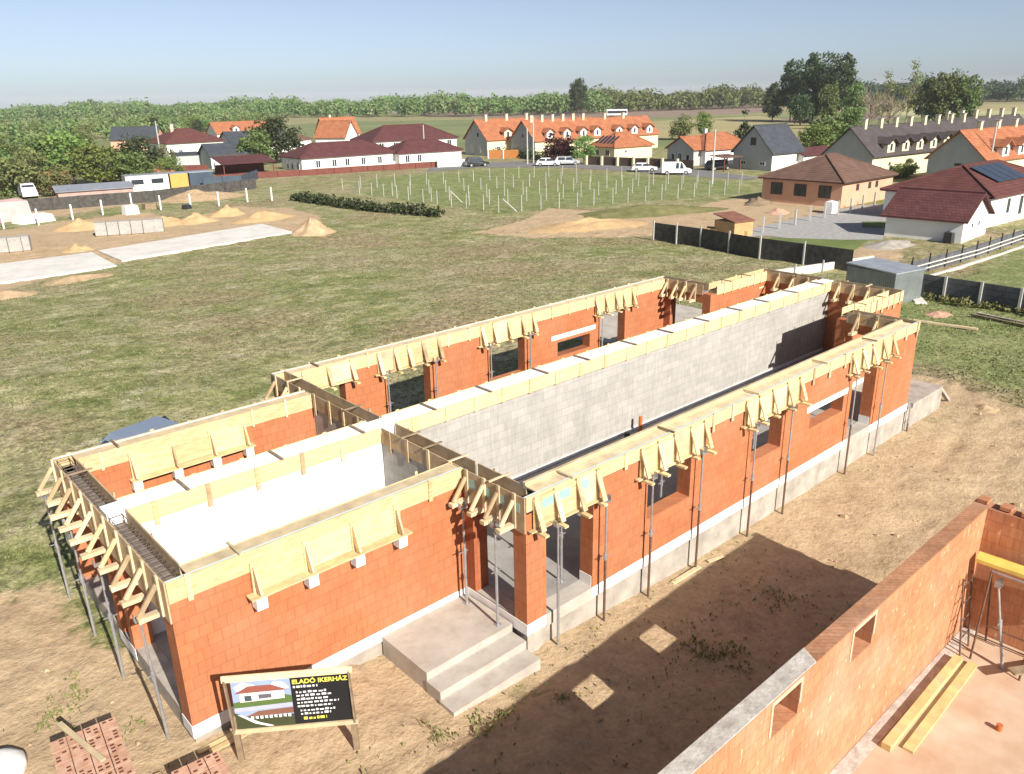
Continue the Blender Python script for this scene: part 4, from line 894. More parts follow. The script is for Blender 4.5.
shed('storage_container','white site container with two dark windows beside an orange box',36.2,112.2,-6,2.6,6.0,2.2,m_white,m_roofm,.05,.05,False,'container',None,((1.6,1.0,1.7,.7),(4.4,1.0,1.7,.7)))
shed('storage_box','orange storage box between the white container and the blue box',42.4,111.5,-6,2.6,2.6,2.15,M('orange box', (.62,.33,.09), .1, 1, .7, .3),m_roofm,.05,.05,False,'container')
shed('storage_box','dark blue storage box right of the orange box',45.2,111.2,-6,2.6,3.6,2.15,m_blue,m_roofm,.05,.05,False,'container')
shed('low_shed','long low shed with a blue grey roof behind the dark net fence',25.6,106.5,-10,4.0,9.3,1.3,M('faded pink boards', (.42,.30,.26), .2, 1, .9, .2),M('blue grey roof sheet', (.25,.27,.31), .15, 1, .7, .3),.5,.3)
shed('low_shed','low shed with red tiled roof at the far left by the white van',22.5,124,-8,4,9,1.6,m_brownf,M('faded red tiles', (.38,.15,.09), .25, 2, .9, .2),1.0,.3)
shed('low_shed','small red tiled shed behind the white container',36,121,-8,4,10,1.7,m_brownf,M('pale red tiles', (.42,.19,.12), .25, 2, .9, .2),.9,.3)
shed('low_shed','white flat roofed outbuilding beside the slate roofed house',58,150,-6,4,5,2.4,m_grey,m_rslate,.4,.2)
shed('garden_shelter','lean-to roof on posts left of the white gabled house',112.8,61.5,-8,3,4,2.1,m_brownf,m_rbrown,.3,.2,True,'shelter')
shed('wooden_hut','small plywood hut with a rusty roof beside the gravel yard',59.6,24.6,-14,2.6,2.2,1.35,M('orange plywood', (.46,.31,.15), .15, 1.5, .8, .2),M('rusty roof', (.22,.10,.07), .3, 2, .9, .2),.5,.12,False,'hut')

# ------------------------------------------------------------------ walls, fences, poles
def fence(name, label, pts, h, mat, post, step=2.5, pw=.09, ph=.12, th=.03, base=None, cat='fence', gap=0.0):
    x0, y0 = pts[0]; t = thing(name, label, cat, (x0,y0,gz(x0,y0)), 0, None, True); mb = MB(); cnt = 0
    for (xa, ya), (xb, yb_) in zip(pts[:-1], pts[1:]):
        Ls = math.hypot(xb-xa, yb_-ya); k = max(1, round(Ls/step))
        for i in range(k):
            a, b = i/k, (i+1)/k; p = (xa+(xb-xa)*a, ya+(yb_-ya)*a); q = (xa+(xb-xa)*b, ya+(yb_-ya)*b); za, zb2 = gz(*p), gz(*q)
            d = Vector((q[0]-p[0], q[1]-p[1], 0)).normalized(); n = Vector((-d.y, d.x, 0))*th/2
            if mat:
                sag = (rnd.random()-.5)*.06
                mb.hexa([(p[0]-n.x,p[1]-n.y,za-.1+gap),(q[0]-n.x,q[1]-n.y,zb2-.1+gap),(q[0]+n.x,q[1]+n.y,zb2-.1+gap),(p[0]+n.x,p[1]+n.y,za-.1+gap),
                     (p[0]-n.x,p[1]-n.y,za+h+sag),(q[0]-n.x,q[1]-n.y,zb2+h),(q[0]+n.x,q[1]+n.y,zb2+h),(p[0]+n.x,p[1]+n.y,za+h+sag)])
            if post and cnt < 95:
                o2 = -n.normalized()*(th/2+pw/2+.002); MB().box((p[0]+o2.x-pw/2,p[1]+o2.y-pw/2,za-.2),(p[0]+o2.x+pw/2,p[1]+o2.y+pw/2,za+h+ph)).build('post', post, t); cnt += 1
    if mat: mb.build('panel', mat, t)
    return t
fence('net_fence','dark shade net fence on pale posts across the middle of the field at the right',[(54.1,29.2),(53.8,24.0),(52.3,17.5),(51.9,10.0)],1.55,m_net,m_post,3.3,.11,.2)
fence('net_fence','long dark net fence along the left building plots',[(-15,108),(17,99.5),(34.6,96.5),(51,101)],1.5,m_net,m_postd,3,.08,.05)
fence('board_fence','long red brown fence in front of the dark red roofed bungalow',PX((150,188),(200,183),(256,178.5),(300,176),(400,169.5),(447,166.5)),1.05,m_brownf,m_brownf,3,.12,.03,.05)
fence('board_fence','red brown fence behind the blue metal fence at the left',[(44,140),(56,130)],1.8,m_brownf,m_brownf,3,.12,.03,.05)
fence('metal_fence','blue grey sheet fence behind the dark net fence',[(46.5,109.5),(52,108),(58.5,116)],1.5,m_blue,m_postd,2.5,.08,.05,.04)
fence('garden_wall','low white garden wall at the right end of the brown fence',[(90.5,108.6),(95.2,106.5)],1.3,m_white,m_white,5,.3,.05,.25,cat='wall')
fence('wooden_gate','orange brown timber gate before the shaded blue grey gable',[(110.5,117.5),(114.3,112.3)],1.7,m_gateo,m_white,3,.2,.05,.06,cat='gate')
fence('dark_fence','dark wooden fence with pale pillars in front of the orange roofed houses',[(110.5,89.5),(112.5,80),(113.5,68)],1.5,m_frame,m_cream,3.0,.38,.15,.06)
fence('concrete_fence','dark concrete panel fence with grey posts beside the metal shed',[(46.9,3.4),(46.9,1.9),(46.8,-.1),(46.6,-2.2),(46.4,-4.3),(46.2,-6.5)],1.40,m_panel,m_post,2.2,.13,.06,.06)
fence('low_wall','low pale concrete wall running from the net fence to the metal shed',[(44.8,12.6),(56.5,10.6)],.55,m_concw,m_grey,3,.1,.25,.15,cat='wall')
wf_ = fence('strip_fence','dark fence with two white strips beside the white garage',[(53.4,6.6),(64,6.2),(79,6.0)],.95,m_panel,m_postd,2.6,.08,.35,.06)
fence('plinth_wall','pale kerb wall under the striped fence',[(53.0,5.6),(78,4.9)],.12,m_concw,None,6,.1,.1,.2,cat='wall')
for z_ in (.28, .58):
    mb = MB()
    for (xa, ya), (xb, yb_) in (((53.4,6.38),(64,5.98)),((64.02,5.98),(79,5.78))):
        za, zb2 = gz(xa,ya)+z_, gz(xb,yb_)+z_; mb.hexa([(xa,ya,za),(xb,yb_,zb2),(xb,yb_+.02,zb2),(xa,ya+.02,za),(xa,ya,za+.09),(xb,yb_,zb2+.09),(xb,yb_+.02,zb2+.09),(xa,ya+.02,za+.09)])
    mb.build('white_strip', m_concw, wf_)
VP = 'posts of the fenced field'
posts = []
proto_post = thing('concrete_post', 'slim pale concrete post standing in the fenced green field', 'post', (57.2,82.5,-2.0), 0, VP)
MB().hexa([(-.04,-.04,-.3),(.04,-.04,-.3),(.04,.04,-.3),(-.04,.04,-.3),(-.032,-.032,1.75),(.032,-.032,1.75),(.032,.032,1.75),(-.032,.032,1.75)]).build('shaft', m_post, proto_post)
spots = []
for k in range(11): spots.append((57.2+rnd.random()*.2, 82.5-2.9*k))
dr = Vector((.953,-.303))
for k in range(1, 15): spots.append((57.4+dr.x*2.35*k, 53.0+dr.y*2.35*k))
for off, st0, nn in ((8,.6,17),(15,0,17),(24,.4,17),(36,0,16)):
    for k in range(nn): spots.append((58.5+dr.x*2.55*k+st0, 53.0+off+dr.y*2.55*k))
for x, y in spots[1:]:
    dup(proto_post, (x+rnd.uniform(-.12,.12), y+rnd.uniform(-.12,.12), -2.0), rnd.random(), (1,1,rnd.uniform(.9,1.08)))
def strut(label, x, y, dx, dy):
    t = thing('post_strut', label, 'post', (x,y,-2.0), 0, 'strut posts of the fenced field'); MB().beam((0,0,1.5),(dx,dy,0),.09,.09).build('strut', m_post, t); return t
strut('diagonal strut at the near corner of the fenced field', 57.4,53.0,1.6,-.5); strut('diagonal strut at the left corner of the fenced field, by the brush heap', 57.2,82.5,-.2,1.7); strut('diagonal strut in the second row of field posts', 58.9,64.4,1.4,-.5)
proto_w = thing('fence_post', 'white wooden fence post on the sandy plots at the left', 'post', (*PX((4,229))[0],-2.0), 0, 'white posts on the sandy plots')
MB().box((-.08,-.08,-.3),(.08,.08,1.75)).build('shaft', m_framew, proto_w)
for q in ((38.8,225),(73,220),(103,215),(132,207),(161,210),(191,208.6),(219,206),(247.5,202),(272,200.8)):
    p = at(*q); dup(proto_w, (p.x,p.y,gz(p.x,p.y)), rnd.random()*.4)
proto_y = thing('yard_post', 'pale post of the wire fence along the gravel yard', 'post', (*PX((744.6,235.4))[0],-2.0), 0, 'posts along the gravel yard')
MB().box((-.08,-.08,-.3),(.08,.08,1.5)).build('shaft', m_post, proto_y)
for q in ((762.4,232.6),(779,229),(794.7,225),(809.7,221),(824,218),(837.6,215.4),(850,213),(862,209),(874,206)):
    p = at(*q); dup(proto_y, (p.x,p.y,gz(p.x,p.y)), rnd.random()*.4)
def pole(label, px, py, H, arm=True):
    p = at(px, py); t = thing('utility_pole', label, 'utility pole', (p.x,p.y,gz(p.x,p.y)), RAD(-50), 'utility poles')
    MB().cyl((0,0,-.3),(0,0,H),.16,.10,8).build('pole', m_post, t)
    if arm: MB().beam((-.8,0,H-.4),(.8,0,H-.4),.1,.1).build('crossarm', m_old, t)
pole('tall concrete pole before the cream row house',533.5,163,8.6); pole('shorter pole just left of the tall pole',527.5,164,6.5,False)
pole('dark utility pole left of the white gabled house',712,184,7.4); pole('utility pole before the orange roof at the right edge',986,186,8.0,False)
pole('thin street pole by the two storey red roofed house',425,160,7.0,False); pole('thin pole left of the white hipped roof house',163,170,9,False)

# ------------------------------------------------------------------ building plots in the field
def slab_thing(label, pts, h):
    zz = sum(gz(*p) for p in pts)/len(pts); o = MB().prism(pts, zz-.6, zz+h).build('foundation_slab', m_slab); return tag(o, label, 'slab', 'foundation slabs on the next plot')
slab_thing('bright concrete foundation slab, the nearer one at the left edge', PX((-80,302),(0,284),(117,267),(92,254),(-80,276)), .12)
slab_thing('bright concrete foundation slab, the farther one reaching to the soil heap', PX((122,262),(292,233),(262,225),(98,252)), .14)
def pile(name, label, px, py, r, h, mat, sx=1.0, rot=0.0, seed=0, group='sand and soil heaps'):
    p = at(px, py); t = thing(name, label, 'heap', (p.x,p.y,gz(p.x,p.y)-.08), rot, group); mb = MB(); nr, na = 9, 26
    mb.v.append((0,0,h))
    for i in range(1, nr+1):
        for j in range(na):
            a = 2*math.pi*j/na; q = i/nr; k = 1+.28*mnoise.noise(Vector((math.cos(a)*1.4, math.sin(a)*1.4, seed*3.1)))
            z = h*(1-q)**1.05*(1+.55*mnoise.noise(Vector((q*3*math.cos(a), q*3*math.sin(a), seed))))+.16*(1-q)*min(1,h)*mnoise.noise(Vector((q*9*math.cos(a), q*9*math.sin(a), seed)))
            mb.v.append((r*q*k*math.cos(a)*sx, r*q*k*math.sin(a), z))
    for j in range(na): mb.f.append((0, 1+j, 1+(j+1) % na))
    for i in range(nr-1):
        for j in range(na): a, b = 1+i*na+j, 1+i*na+(j+1) % na; mb.f.append((a, a+na, b+na, b))
    mb.build('heap', mat, t, True); return t
pile('sand_heap','yellow sand heap left of the long stack of grey blocks',82,228,2.6,1.1,m_sand,1.3,.2,1)
pile('sand_heap','low sand heap behind the right end of the grey block stack',165,224,2.4,.9,m_sand,1.4,0,2)
pile('sand_heap','small sand heap right of the grey block stack',195,222,2.2,1.0,m_sand,1.2,0,3)
pile('sand_heap','pointed yellow sand heap in the middle of the sandy plot',228,215,2.0,1.2,m_sand,1.1,0,4)
pile('sand_heap','wide yellow sand heap beside the far slab',262,219,2.6,.9,m_sand,1.6,0,5)
pile('soil_heap','tall brown soil heap at the right end of the far slab',312,233,2.1,1.5,m_soil,1.2,0,6)
pile('soil_heap','low brown heap behind the white posts of the sandy plot',200,198,4.5,1.2,m_soil,1.5,0,7)
pile('soil_heap','small dirt heap before the near foundation slab',75,280,1.6,.45,m_soil,2.0,.3,8)
pile('sand_heap','small sand heap between the two slabs',78,250,1.3,.6,m_sand,1.2,0,9)
pile('soil_heap','dirt heap at the left edge before the near slab',2,297,1.8,.5,m_soil,1.6,0,10)
pile('soil_mound','broad sandy mound in front of the fenced field',590,226,3.5,.85,m_sand,2.0,RAD(-20),11)
pile('soil_mound','grassy earth bank right of the sandy mound',650,212,4.0,.9,M('weedy soil', (.20,.18,.08), .35, .8, .95, .1, bmp=.5, c2=(.12,.13,.05)),2.4,RAD(-25),12)
pile('soil_heap','churned dark soil lump on the bare ground right of the terrace',985,410,.7,.22,m_soil,1.6,0,13)
pile('soil_heap','rubble heap before the white garage',890,245,1.9,.5,m_conc,1.8,0,14)
pile('soil_heap','dug soil edge beside the corner doorway',590,648,.35,.10,m_soil,2.5,.6,15)
pile('rubble_heap','low heap of broken bricks in the grass behind the far wing',936,315,.9,.25,m_pallet,1.5,0,17)
def blocks(label, px, py, nx_, ny_, nz_, rot):
    p = at(px, py); t = thing('block_stack', label, 'block stack', (p.x,p.y,gz(p.x,p.y)-.02), rot, 'stacks of grey building blocks')
    mb = MB()
    for k in range(nx_):
        mb.box((k*1.1,0,.12),(k*1.1+1.04,ny_*1.0,.12+nz_*.25-rnd.random()*.02))
    mb.build('blocks', m_block, t); pm = MB()
    for k in range(nx_): pm.box((k*1.1+.02,.02,0),(k*1.1+1.02,ny_-.02,.11))
    pm.build('pallets', m_old, t); return t
blocks('long row of grey building blocks stacked between sand heaps',96,237,5,1,5,RAD(-24)); blocks('short stack of grey blocks at the right end of the long row',153,233,1,1,5,RAD(-24))
blocks('grey block stack at the left edge of the sandy plot',-4,254,2,1,5,RAD(-24)); blocks('grey block stack second from the left edge',18,252,1,1,5,RAD(-20))
def bundle(name, label, px, py, sx, sy, sz, mat, cat, rot=0.0):
    p = at(px, py); t = thing(name, label, cat, (p.x,p.y,gz(p.x,p.y)), rot)
    MB().hexa([(-sx/2,-sy/2,0),(sx/2,-sy/2,0),(sx/2,sy/2,0),(-sx/2,sy/2,0),(-sx*.44,-sy*.42,sz),(sx*.45,-sy*.44,sz*.93),(sx*.43,sy*.45,sz*1.04),(-sx*.46,sy*.43,sz)]).build('load', mat, t)
    MB().box((-sx/2,-sy/2,-.12),(sx/2,sy/2,-.003)).build('pallet', m_old, t); return t
bundle('wrapped_pallet','pinkish wrapped pallet stack at the left edge of the sandy plots',12,220,3.6,2.4,2.2,M('pink wrap', (.60,.42,.40), .15, 1, .6, .3),'pallet',.3)
bundle('tarp_heap','white sheeted heap right of the pinkish pallet',34,222,3.8,2.2,.8,m_white,'tarp',.2)
bundle('wrapped_pallet','white wrapped pallet behind the sand heaps',131,214,1.6,1.2,1.0,m_white,'pallet',.1)
bundle('wrapped_pallet','small brown crate right of the white wrapped pallet',150,209,1.6,1.0,.7,m_old,'crate',.1)
bundle('barrow','dark wheelbarrow load beside the white posts',187,209,1.0,.7,.55,m_paintk,'barrow',.4)
bundle('appliance','white boxed unit against the salmon house corner',831,213,1.5,.9,1.2,m_white,'box',0)
pile('junk_heap','low heap of red and pale junk on the grass before the salmon house',778,213,1.5,.6,m_pallet,1.4,.2,18)
pile('junk_heap','dark heap of junk at the left corner of the salmon house',758,204,1.8,.9,m_old,1.4,.2,19)
bundle('flower_tub','blue plastic tub in the grass by the concrete fence',956,298,.5,.5,.4,M('blue plastic', (.16,.30,.55), .1, 2, .5, .4),'tub')
bundle('dustbin','dark bin beside the white garage wall',948,243,.7,.7,.9,m_paintk,'bin')
lw = thing('plank_pile', 'pile of grey planks on the grass at the right edge', 'plank pile', P3(1005,322), RAD(80))
for k in range(6): MB().box((-1.6,-.5+.17*k,.04+.05*(k%3)),(1.6,-.36+.17*k,.09+.05*(k%3))).build('board', m_old if k % 2 else m_conc, lw)
p = at(945,326); tag(MB().beam((p.x-.3,p.y+1.5,gz(p.x,p.y)+.08),(p.x+.2,p.y-1.5,gz(p.x,p.y)+.08),.2,.10).build('long_board', m_pinew), 'long pale board lying in the grass beyond the far right wing', 'board')
bundle('board_stack','white boards on the grass beside the metal shed',918,301,1.6,.7,.12,m_concw,'boards',.6)
hf = thing('timber_pen', 'low timber frame with dark cover beside the plywood hut', 'frame', P3(702,234), RAD(-75))
MB().box((0,0,0),(4.2,.08,.55)).box((0,1.2,0),(4.2,1.28,.55)).build('side', M('plywood', (.60,.42,.20), .2, 1.5, .8, .2), hf); MB().box((.1,.1,.4),(4.1,1.18,.45)).build('cover', m_dark, hf)

# ------------------------------------------------------------------ vegetation
def leaf_cloud(clusters, per, size, seed, flat=.35, up=.25):
    """numpy: quads scattered in ellipsoid clusters -> verts, faces"""
    rg = np.random.default_rng(seed); cl = np.asarray(clusters, float); n = len(cl)*per
    c = np.repeat(cl, per, 0); d = rg.normal(size=(n, 3)); d /= np.linalg.norm(d, axis=1)[:, None]
    r = rg.random(n)**.45; pos = c[:, :3]+d*r[:, None]*c[:, 3:6]
    nrm = d*.6+rg.normal(size=(n, 3))*.7; nrm[:, 2] += up; nrm /= np.linalg.norm(nrm, axis=1)[:, None]
    a = np.cross(nrm, rg.normal(size=(n, 3))); a /= np.linalg.norm(a, axis=1)[:, None]; b = np.cross(nrm, a)
    s = size*(.6+.8*rg.random(n))[:, None]; a = a*s*.5; b = b*s*.5*(.55+.45*rg.random(n))[:, None]
    v = np.stack([pos-a, pos-b, pos+a, pos+b], 1).reshape(-1, 3); return v
def quad_mesh(name, v, mats, mi=None):
    me = bpy.data.meshes.new(name); n = len(v)//4; me.vertices.add(len(v)); me.vertices.foreach_set('co', np.ascontiguousarray(v, dtype=np.float32).ravel())
    me.loops.add(4*n); me.loops.foreach_set('vertex_index', np.arange(4*n, dtype=np.int32)); me.polygons.add(n)
    me.polygons.foreach_set('loop_start', np.arange(0, 4*n, 4, dtype=np.int32)); me.polygons.foreach_set('loop_total', np.full(n, 4, dtype=np.int32))
    if mi is not None: me.polygons.foreach_set('material_index', mi.astype(np.int32))
    me.update(calc_edges=True)
    for m in mats: me.materials.append(m)
    return me
def crown_clusters(H, R, base, k, seed, shape='round'):
    rg = random.Random(seed); out = []
    while len(out) < k:
        x, y, z = rg.uniform(-1,1), rg.uniform(-1,1), rg.uniform(0,1)
        prof = math.sin(math.pi*min(.97, .12+z*.83))**.6 if shape == 'round' else (1-z)**.8*1.0+.08
        rr_ = math.hypot(x, y)
        if rr_ > prof*1.05 or rr_ < prof*.25*(1-z): continue
        s = R*rg.uniform(.26,.42); out.append((x*R*.86, y*R*.86, base+z*(H-base)*.93, s, s, s*.8))
    return out
TREES = {}
def tree_proto(key, mat, H, R, base, k, per, size, seed, shape='round', trunk=.22, tm=None):
    tm = tm or m_bark; cl = crown_clusters(H, R, base, k, seed, shape); v = leaf_cloud(cl, per, size, seed)
    cm = quad_mesh('crown', v, [mat]); mb = MB(); mb.cyl((0,0,-.4),(.1,.05,base+(H-base)*.6),trunk,trunk*.35,8)
    for c in cl[::2]:
        z0 = base*.7+(c[2]-base)*.45; mb.cyl((.05*z0/H,0,max(z0,.6)),(c[0]*.85,c[1]*.85,c[2]),trunk*.35,trunk*.08,5)
    tmn = mb.build('trunk', tm); me_ = tmn.data; bpy.data.objects.remove(tmn); TREES[key] = (me_, cm, H)
def tree(key, label, x, y, H, wscale=1.0, group=None, name='tree', cat='tree'):
    tm_, cm, H0 = TREES[key]; s = H/H0; t = thing(name, label, cat, (x,y,gz(x,y)), rnd.random()*6.28, group); t.scale = (s*wscale, s*wscale, s)
    for nm, me_ in (('trunk', tm_), ('crown', cm)):
        o = bpy.data.objects.new(nm, me_); C.objects.link(o); o.parent = t
    return t
tree_proto('bright', L_bright, 8, 3.6, 1.2, 46, 60, .42, 11); tree_proto('mid', L_mid, 9, 3.8, 1.2, 50, 60, .45, 12); tree_proto('mid2', L_mid, 9, 3.3, 1.0, 46, 60, .45, 13)
tree_proto('dark', L_dark, 9, 4.0, 1.0, 50, 64, .45, 14); tree_proto('olive', L_olive, 8, 3.6, 1.0, 44, 56, .42, 15); tree_proto('red', L_red, 5, 2.2, .9, 30, 50, .32, 16, trunk=.12)
tree_proto('tall', L_dark, 20, 6.2, 2.2, 80, 70, .75, 17, trunk=.4); tree_proto('tallg', L_mid, 18, 5.2, 3.0, 70, 60, .7, 18, trunk=.35); tree_proto('cone', L_dark, 9, 2.4, .5, 40, 60, .4, 19, 'cone')
tree_proto('sparse', L_olive, 16, 4.6, 4.5, 40, 26, .55, 20, trunk=.28, tm=m_barkg); tree_proto('shrub', L_bright, 2.5, 1.9, .15, 22, 60, .26, 21, trunk=.06)
def T_(key, label, px, py, H, ws=1.0, group='trees of the village', d=None):
    p = at(px, py) if d is None else at(px, py)
    return tree(key, label, p.x, p.y, H, ws, group)
LT = 'trees of the left tree belt'
T_('bright','round bright green tree behind the white container, in the middle of the left tree belt',76,186,8.6,1.1,LT)
T_('bright','lower bright bushy tree just left of the white container',100,190,7.0,1.3,LT)
T_('mid','dense green tree directly behind the white site container',135,188,6.0,1.35,LT)
T_('dark','dark tree behind the container, before the red roofed white house',140,182,7.6,1.2,LT)
T_('olive','yellowish round tree at the left of the belt, above the red tiled shed',28,196,7.0,1.2,LT)
T_('olive','small yellowish bush tree between the two sheds',58,196,4.6,1.1,LT)
T_('mid2','green tree at the very left edge of the photo, above the hedge',4,190,6.4,1.2,LT)
T_('mid','leafy tree behind the brown roofed cottage',52,172,7.6,1.3,LT)
T_('bright','small bright tree in front of the white hipped house',172,183,4.4,1.1,LT); T_('olive','pale loose tree before the white wall of the hipped house',166,180,6.0,.8,LT)
T_('dark','large dark tree left of the long bungalow, above the carport',277,163,9.6,1.25); T_('mid','green tree on the left side of the large dark tree',258,166,7.6,1.1)
T_('olive','pale green tree behind the large dark tree',268,138,9.0,1.1)
T_('red','purple leaved tree on the street before the cream row house',556,163,5.6,1.1); T_('red','second purple leaved tree touching the first one',566,163,5.2,1.0)
T_('bright','light green street tree next to the purple trees',584,164,5.4,.95); T_('olive','faint olive bush behind the orange hipped roof',680,140,7.0,1.1); T_('bright','bright young tree behind the orange hipped roof chimney',703,140,7.6,.7)
T_('cone','dark cone shaped conifer left of the white gabled house',742,150,9.0,1.0)
T_('mid','tall green bushy tree on the slope between the white gable and the graphite row',828,160,8.6,1.25); T_('bright','bright green tree beside the tall bushy one, above the brown hipped roof',812,162,6.8,1.1); T_('mid2','green tree highest on the slope next to the graphite row gable',846,150,9.0,1.1)
T_('shrub','dark round shrub before the cream wall of the graphite row',897,178,2.6,1.4); T_('mid2','dark round evergreen bush by the graphite row house',906,176,2.6,1.5)
# far single trees and the big group
T_('tall','solitary large round tree in front of the forest, mid photo',578,116,22,.85,'far field trees')
BG = 'big tree group behind the graphite row'
for k, (px, py, H, ws, key, lab) in enumerate(((772,122,16,.85,'tall','lower dark tree at the left end of the big tree group'),(790,121,25,.8,'tall','left tall crown of the big tree group'),(812,122,27,.85,'tall','tallest crown in the middle of the big tree group'),(835,123,26,.85,'tall','right tall crown of the big tree group'),
        (826,126,15,.9,'tallg','fresher green tree low in front of the big tree group'),(800,126,11,1.2,'dark','dark bush at the foot of the big tree group'),(852,130,15,.8,'tallg','green tree at the right end of the big tree group'))):
    T_(key, lab, px, py, H, ws, BG)
T_('tallg','dense green tree behind the graphite roof, right of the bare trees',940,128,18,1.0,BG); T_('tallg','dense green tree behind the right end of the graphite roof',962,128,17,.9,BG); T_('tall','dark green tree behind the graphite roof chimneys',925,126,16,.8,BG)
T_('sparse','thin leaved tall tree above the graphite roof, left of the dense trees',880,128,18,.8,BG); T_('sparse','almost bare tall tree above the middle of the graphite roof',905,128,21,.7,BG)
def bare(label, px, py, H):
    p = at(px, py); t = thing('bare_tree', label, 'tree', (p.x,p.y,gz(p.x,p.y)), rnd.random()*6, 'bare trees'); rg = random.Random(int(px)); tr_ = MB(); cr = MB()
    tr_.cyl((0,0,-.4),(.2,0,H*.55),.28,.14,7)
    for k in range(46):
        z = H*rg.uniform(.18,.6); a = rg.uniform(0,6.28); l = H*rg.uniform(.25,.45); e_ = rg.uniform(.3,1.2); q = Vector((.1,0,z)); d = Vector((math.cos(a)*math.cos(e_), math.sin(a)*math.cos(e_), math.sin(e_)))
        e1 = q+d*l; cr.cyl(q, e1, .09, .03, 4, False)
        for j in range(5):
            s_ = q+d*l*rg.uniform(.3,1); cr.cyl(s_, s_+(d+Vector((rg.uniform(-1,1),rg.uniform(-1,1),rg.uniform(0,1)))).normalized()*l*.4, .05, .02, 3, False)
    tr_.build('trunk', m_barkg, t); cr.build('crown', m_barkg, t)
bare('bare brownish tree between the big tree group and the thin leaved tree',868,132,13); bare('pale bare tree behind the graphite row chimneys',888,132,12)
# left belt: unnamed middle trees one cannot tell apart
rg = random.Random(5)
for k in range(34):
    px = rg.uniform(-10, 255); py = rg.uniform(136, 172) if px < 92 else rg.uniform(124, 140)
    tree(rg.choice(['mid','mid2','bright','olive','mid','dark']), 'leafy green tree among the many trees of the left belt', at(px,py).x, at(px,py).y, rg.uniform(4.5,7.5), rg.uniform(1.0,1.4), 'many trees of the left belt')
# hedges
def hedge(name, label, pts, wd, h, mat, seed, per=70, size=.3, step=.8, cat='hedge', zero=True):
    p0 = pts[0]; t = thing(name, label, cat, (p0[0],p0[1],gz(*p0))); rg = random.Random(seed); cl = []; st = MB()
    for (xa, ya), (xb, yb_) in zip(pts[:-1], pts[1:]):
        Ls = math.hypot(xb-xa, yb_-ya); k = max(1, int(Ls/step))
        for i in range(k):
            a = (i+.5)/k; hh = h*rg.uniform(.7,1.15); x, y = xa+(xb-xa)*a-p0[0]+rg.uniform(-.25,.25), ya+(yb_-ya)*a-p0[1]+rg.uniform(-.25,.25)
            z = gz(x+p0[0], y+p0[1])-gz(*p0); cl.append((x,y,z+hh*.45,wd*rg.uniform(.6,.85),wd*rg.uniform(.6,.85),hh*.58))
            if i % 3 == 0: st.cyl((x,y,z-.2),(x+.1,y,z+hh*.7),.05,.02,5)
    o = bpy.data.objects.new('foliage', quad_mesh('foliage', leaf_cloud(cl, per, size, seed), [mat])); C.objects.link(o); o.parent = t
    st.build('stems', m_bark, t); return t
hedge('brush_heap','long low heap of dark green brush in front of the fenced field',PX((297,200),(315,203),(340,207),(380,212),(410,214),(440,217)),1.3,1.3,L_dark,31,90,.34,.8,'brush heap')
hedge('hedge','dark clipped hedge before the cream row houses',PX((493,156.5),(516,157.5),(545,161)),1.2,2.0,L_dark,32,80,.35,.8)
hedge('hedge','green hedge at the left edge behind the white van',PX((-40,206),(0,201),(16,199)),1.3,2.2,L_mid,33,80,.35,.9)
hedge('bush_row','tall grass and weeds along the concrete panel fence',[(46.4,2.6),(46.2,-1.5),(45.8,-5.5)],.5,.5,L_weed,34,60,.16,.5,'weeds')
# forest masses
def forest(name, edge, depth, hmin, hmax, n, mats, seed, per=22, size=2.4):
    rg = np.random.default_rng(seed); E = np.array([(p.x, p.y) for p in (at(*q) for q in edge)]); seg = rg.random(n)*(len(E)-1); i = seg.astype(int); f_ = (seg-i)[:, None]
    b = E[i]*(1-f_)+E[np.minimum(i+1, len(E)-1)]*f_; c0 = np.array([CAM.x, CAM.y]); dv = b-c0; dv /= np.linalg.norm(dv, axis=1)[:, None]
    t = rg.random(n)**1.7*depth; p = b+dv*t[:, None]+rg.normal(size=(n,2))*4
    h = hmin+(hmax-hmin)*rg.random(n); h *= .9+.16*np.sin(seg*5.3+1)+.12*np.sin(seg*17)+.08*np.sin(seg*41)
    cl = np.stack([p[:,0], p[:,1], -2+h*.55, h*.24+.6, h*.24+.6, h*.47], 1)
    v = leaf_cloud(cl, per, size, seed, up=.5); mi = np.repeat(rg.integers(0, len(mats), n), per)
    o = bpy.data.objects.new(name, quad_mesh(name, v, mats, mi)); C.objects.link(o); return struct(o, 'stuff')
forest('forest', [(-120,125),(60,121),(200,118.5),(330,117.5),(480,116.5),(600,114)], 700, 10, 15, 3000, [L_for, L_for, L_forg, L_mid], 51, 44, 1.8)
forest('forest', [(590,113),(700,110),(790,107)], 600, 10, 16.5, 1100, [L_for, L_for, L_forg], 52, 44, 1.8)
forest('forest', [(840,104),(900,103),(1000,102),(1100,100.5)], 300, 15, 20.5, 900, [L_ford, L_ford, L_dark], 53, 50, 1.9)
forest('woodland', [(-80,170),(60,146),(200,132),(262,126)], 260, 5, 8, 800, [L_mid, L_for, L_olive, L_forg], 54, 50, 1.0)
# truck-like white trailer far behind the orange row
tv = thing('trailer', 'long white trailer far behind the orange roofs, before the forest', 'trailer', P3(617,117), RAD(-50)); MB().box((-5.5,-1.2,1.0),(5.5,1.2,4.0)).build('box', m_white, tv); MB().box((-5.2,-1.25,1.9),(5.2,-1.21,3.3)).build('window_band', m_glass, tv)
for x in (-3.5,-2.3,3.4): MB().cyl((x,-1.2,.5),(x,1.2,.5),.5,n=12).build('wheel', m_tyre, tv)

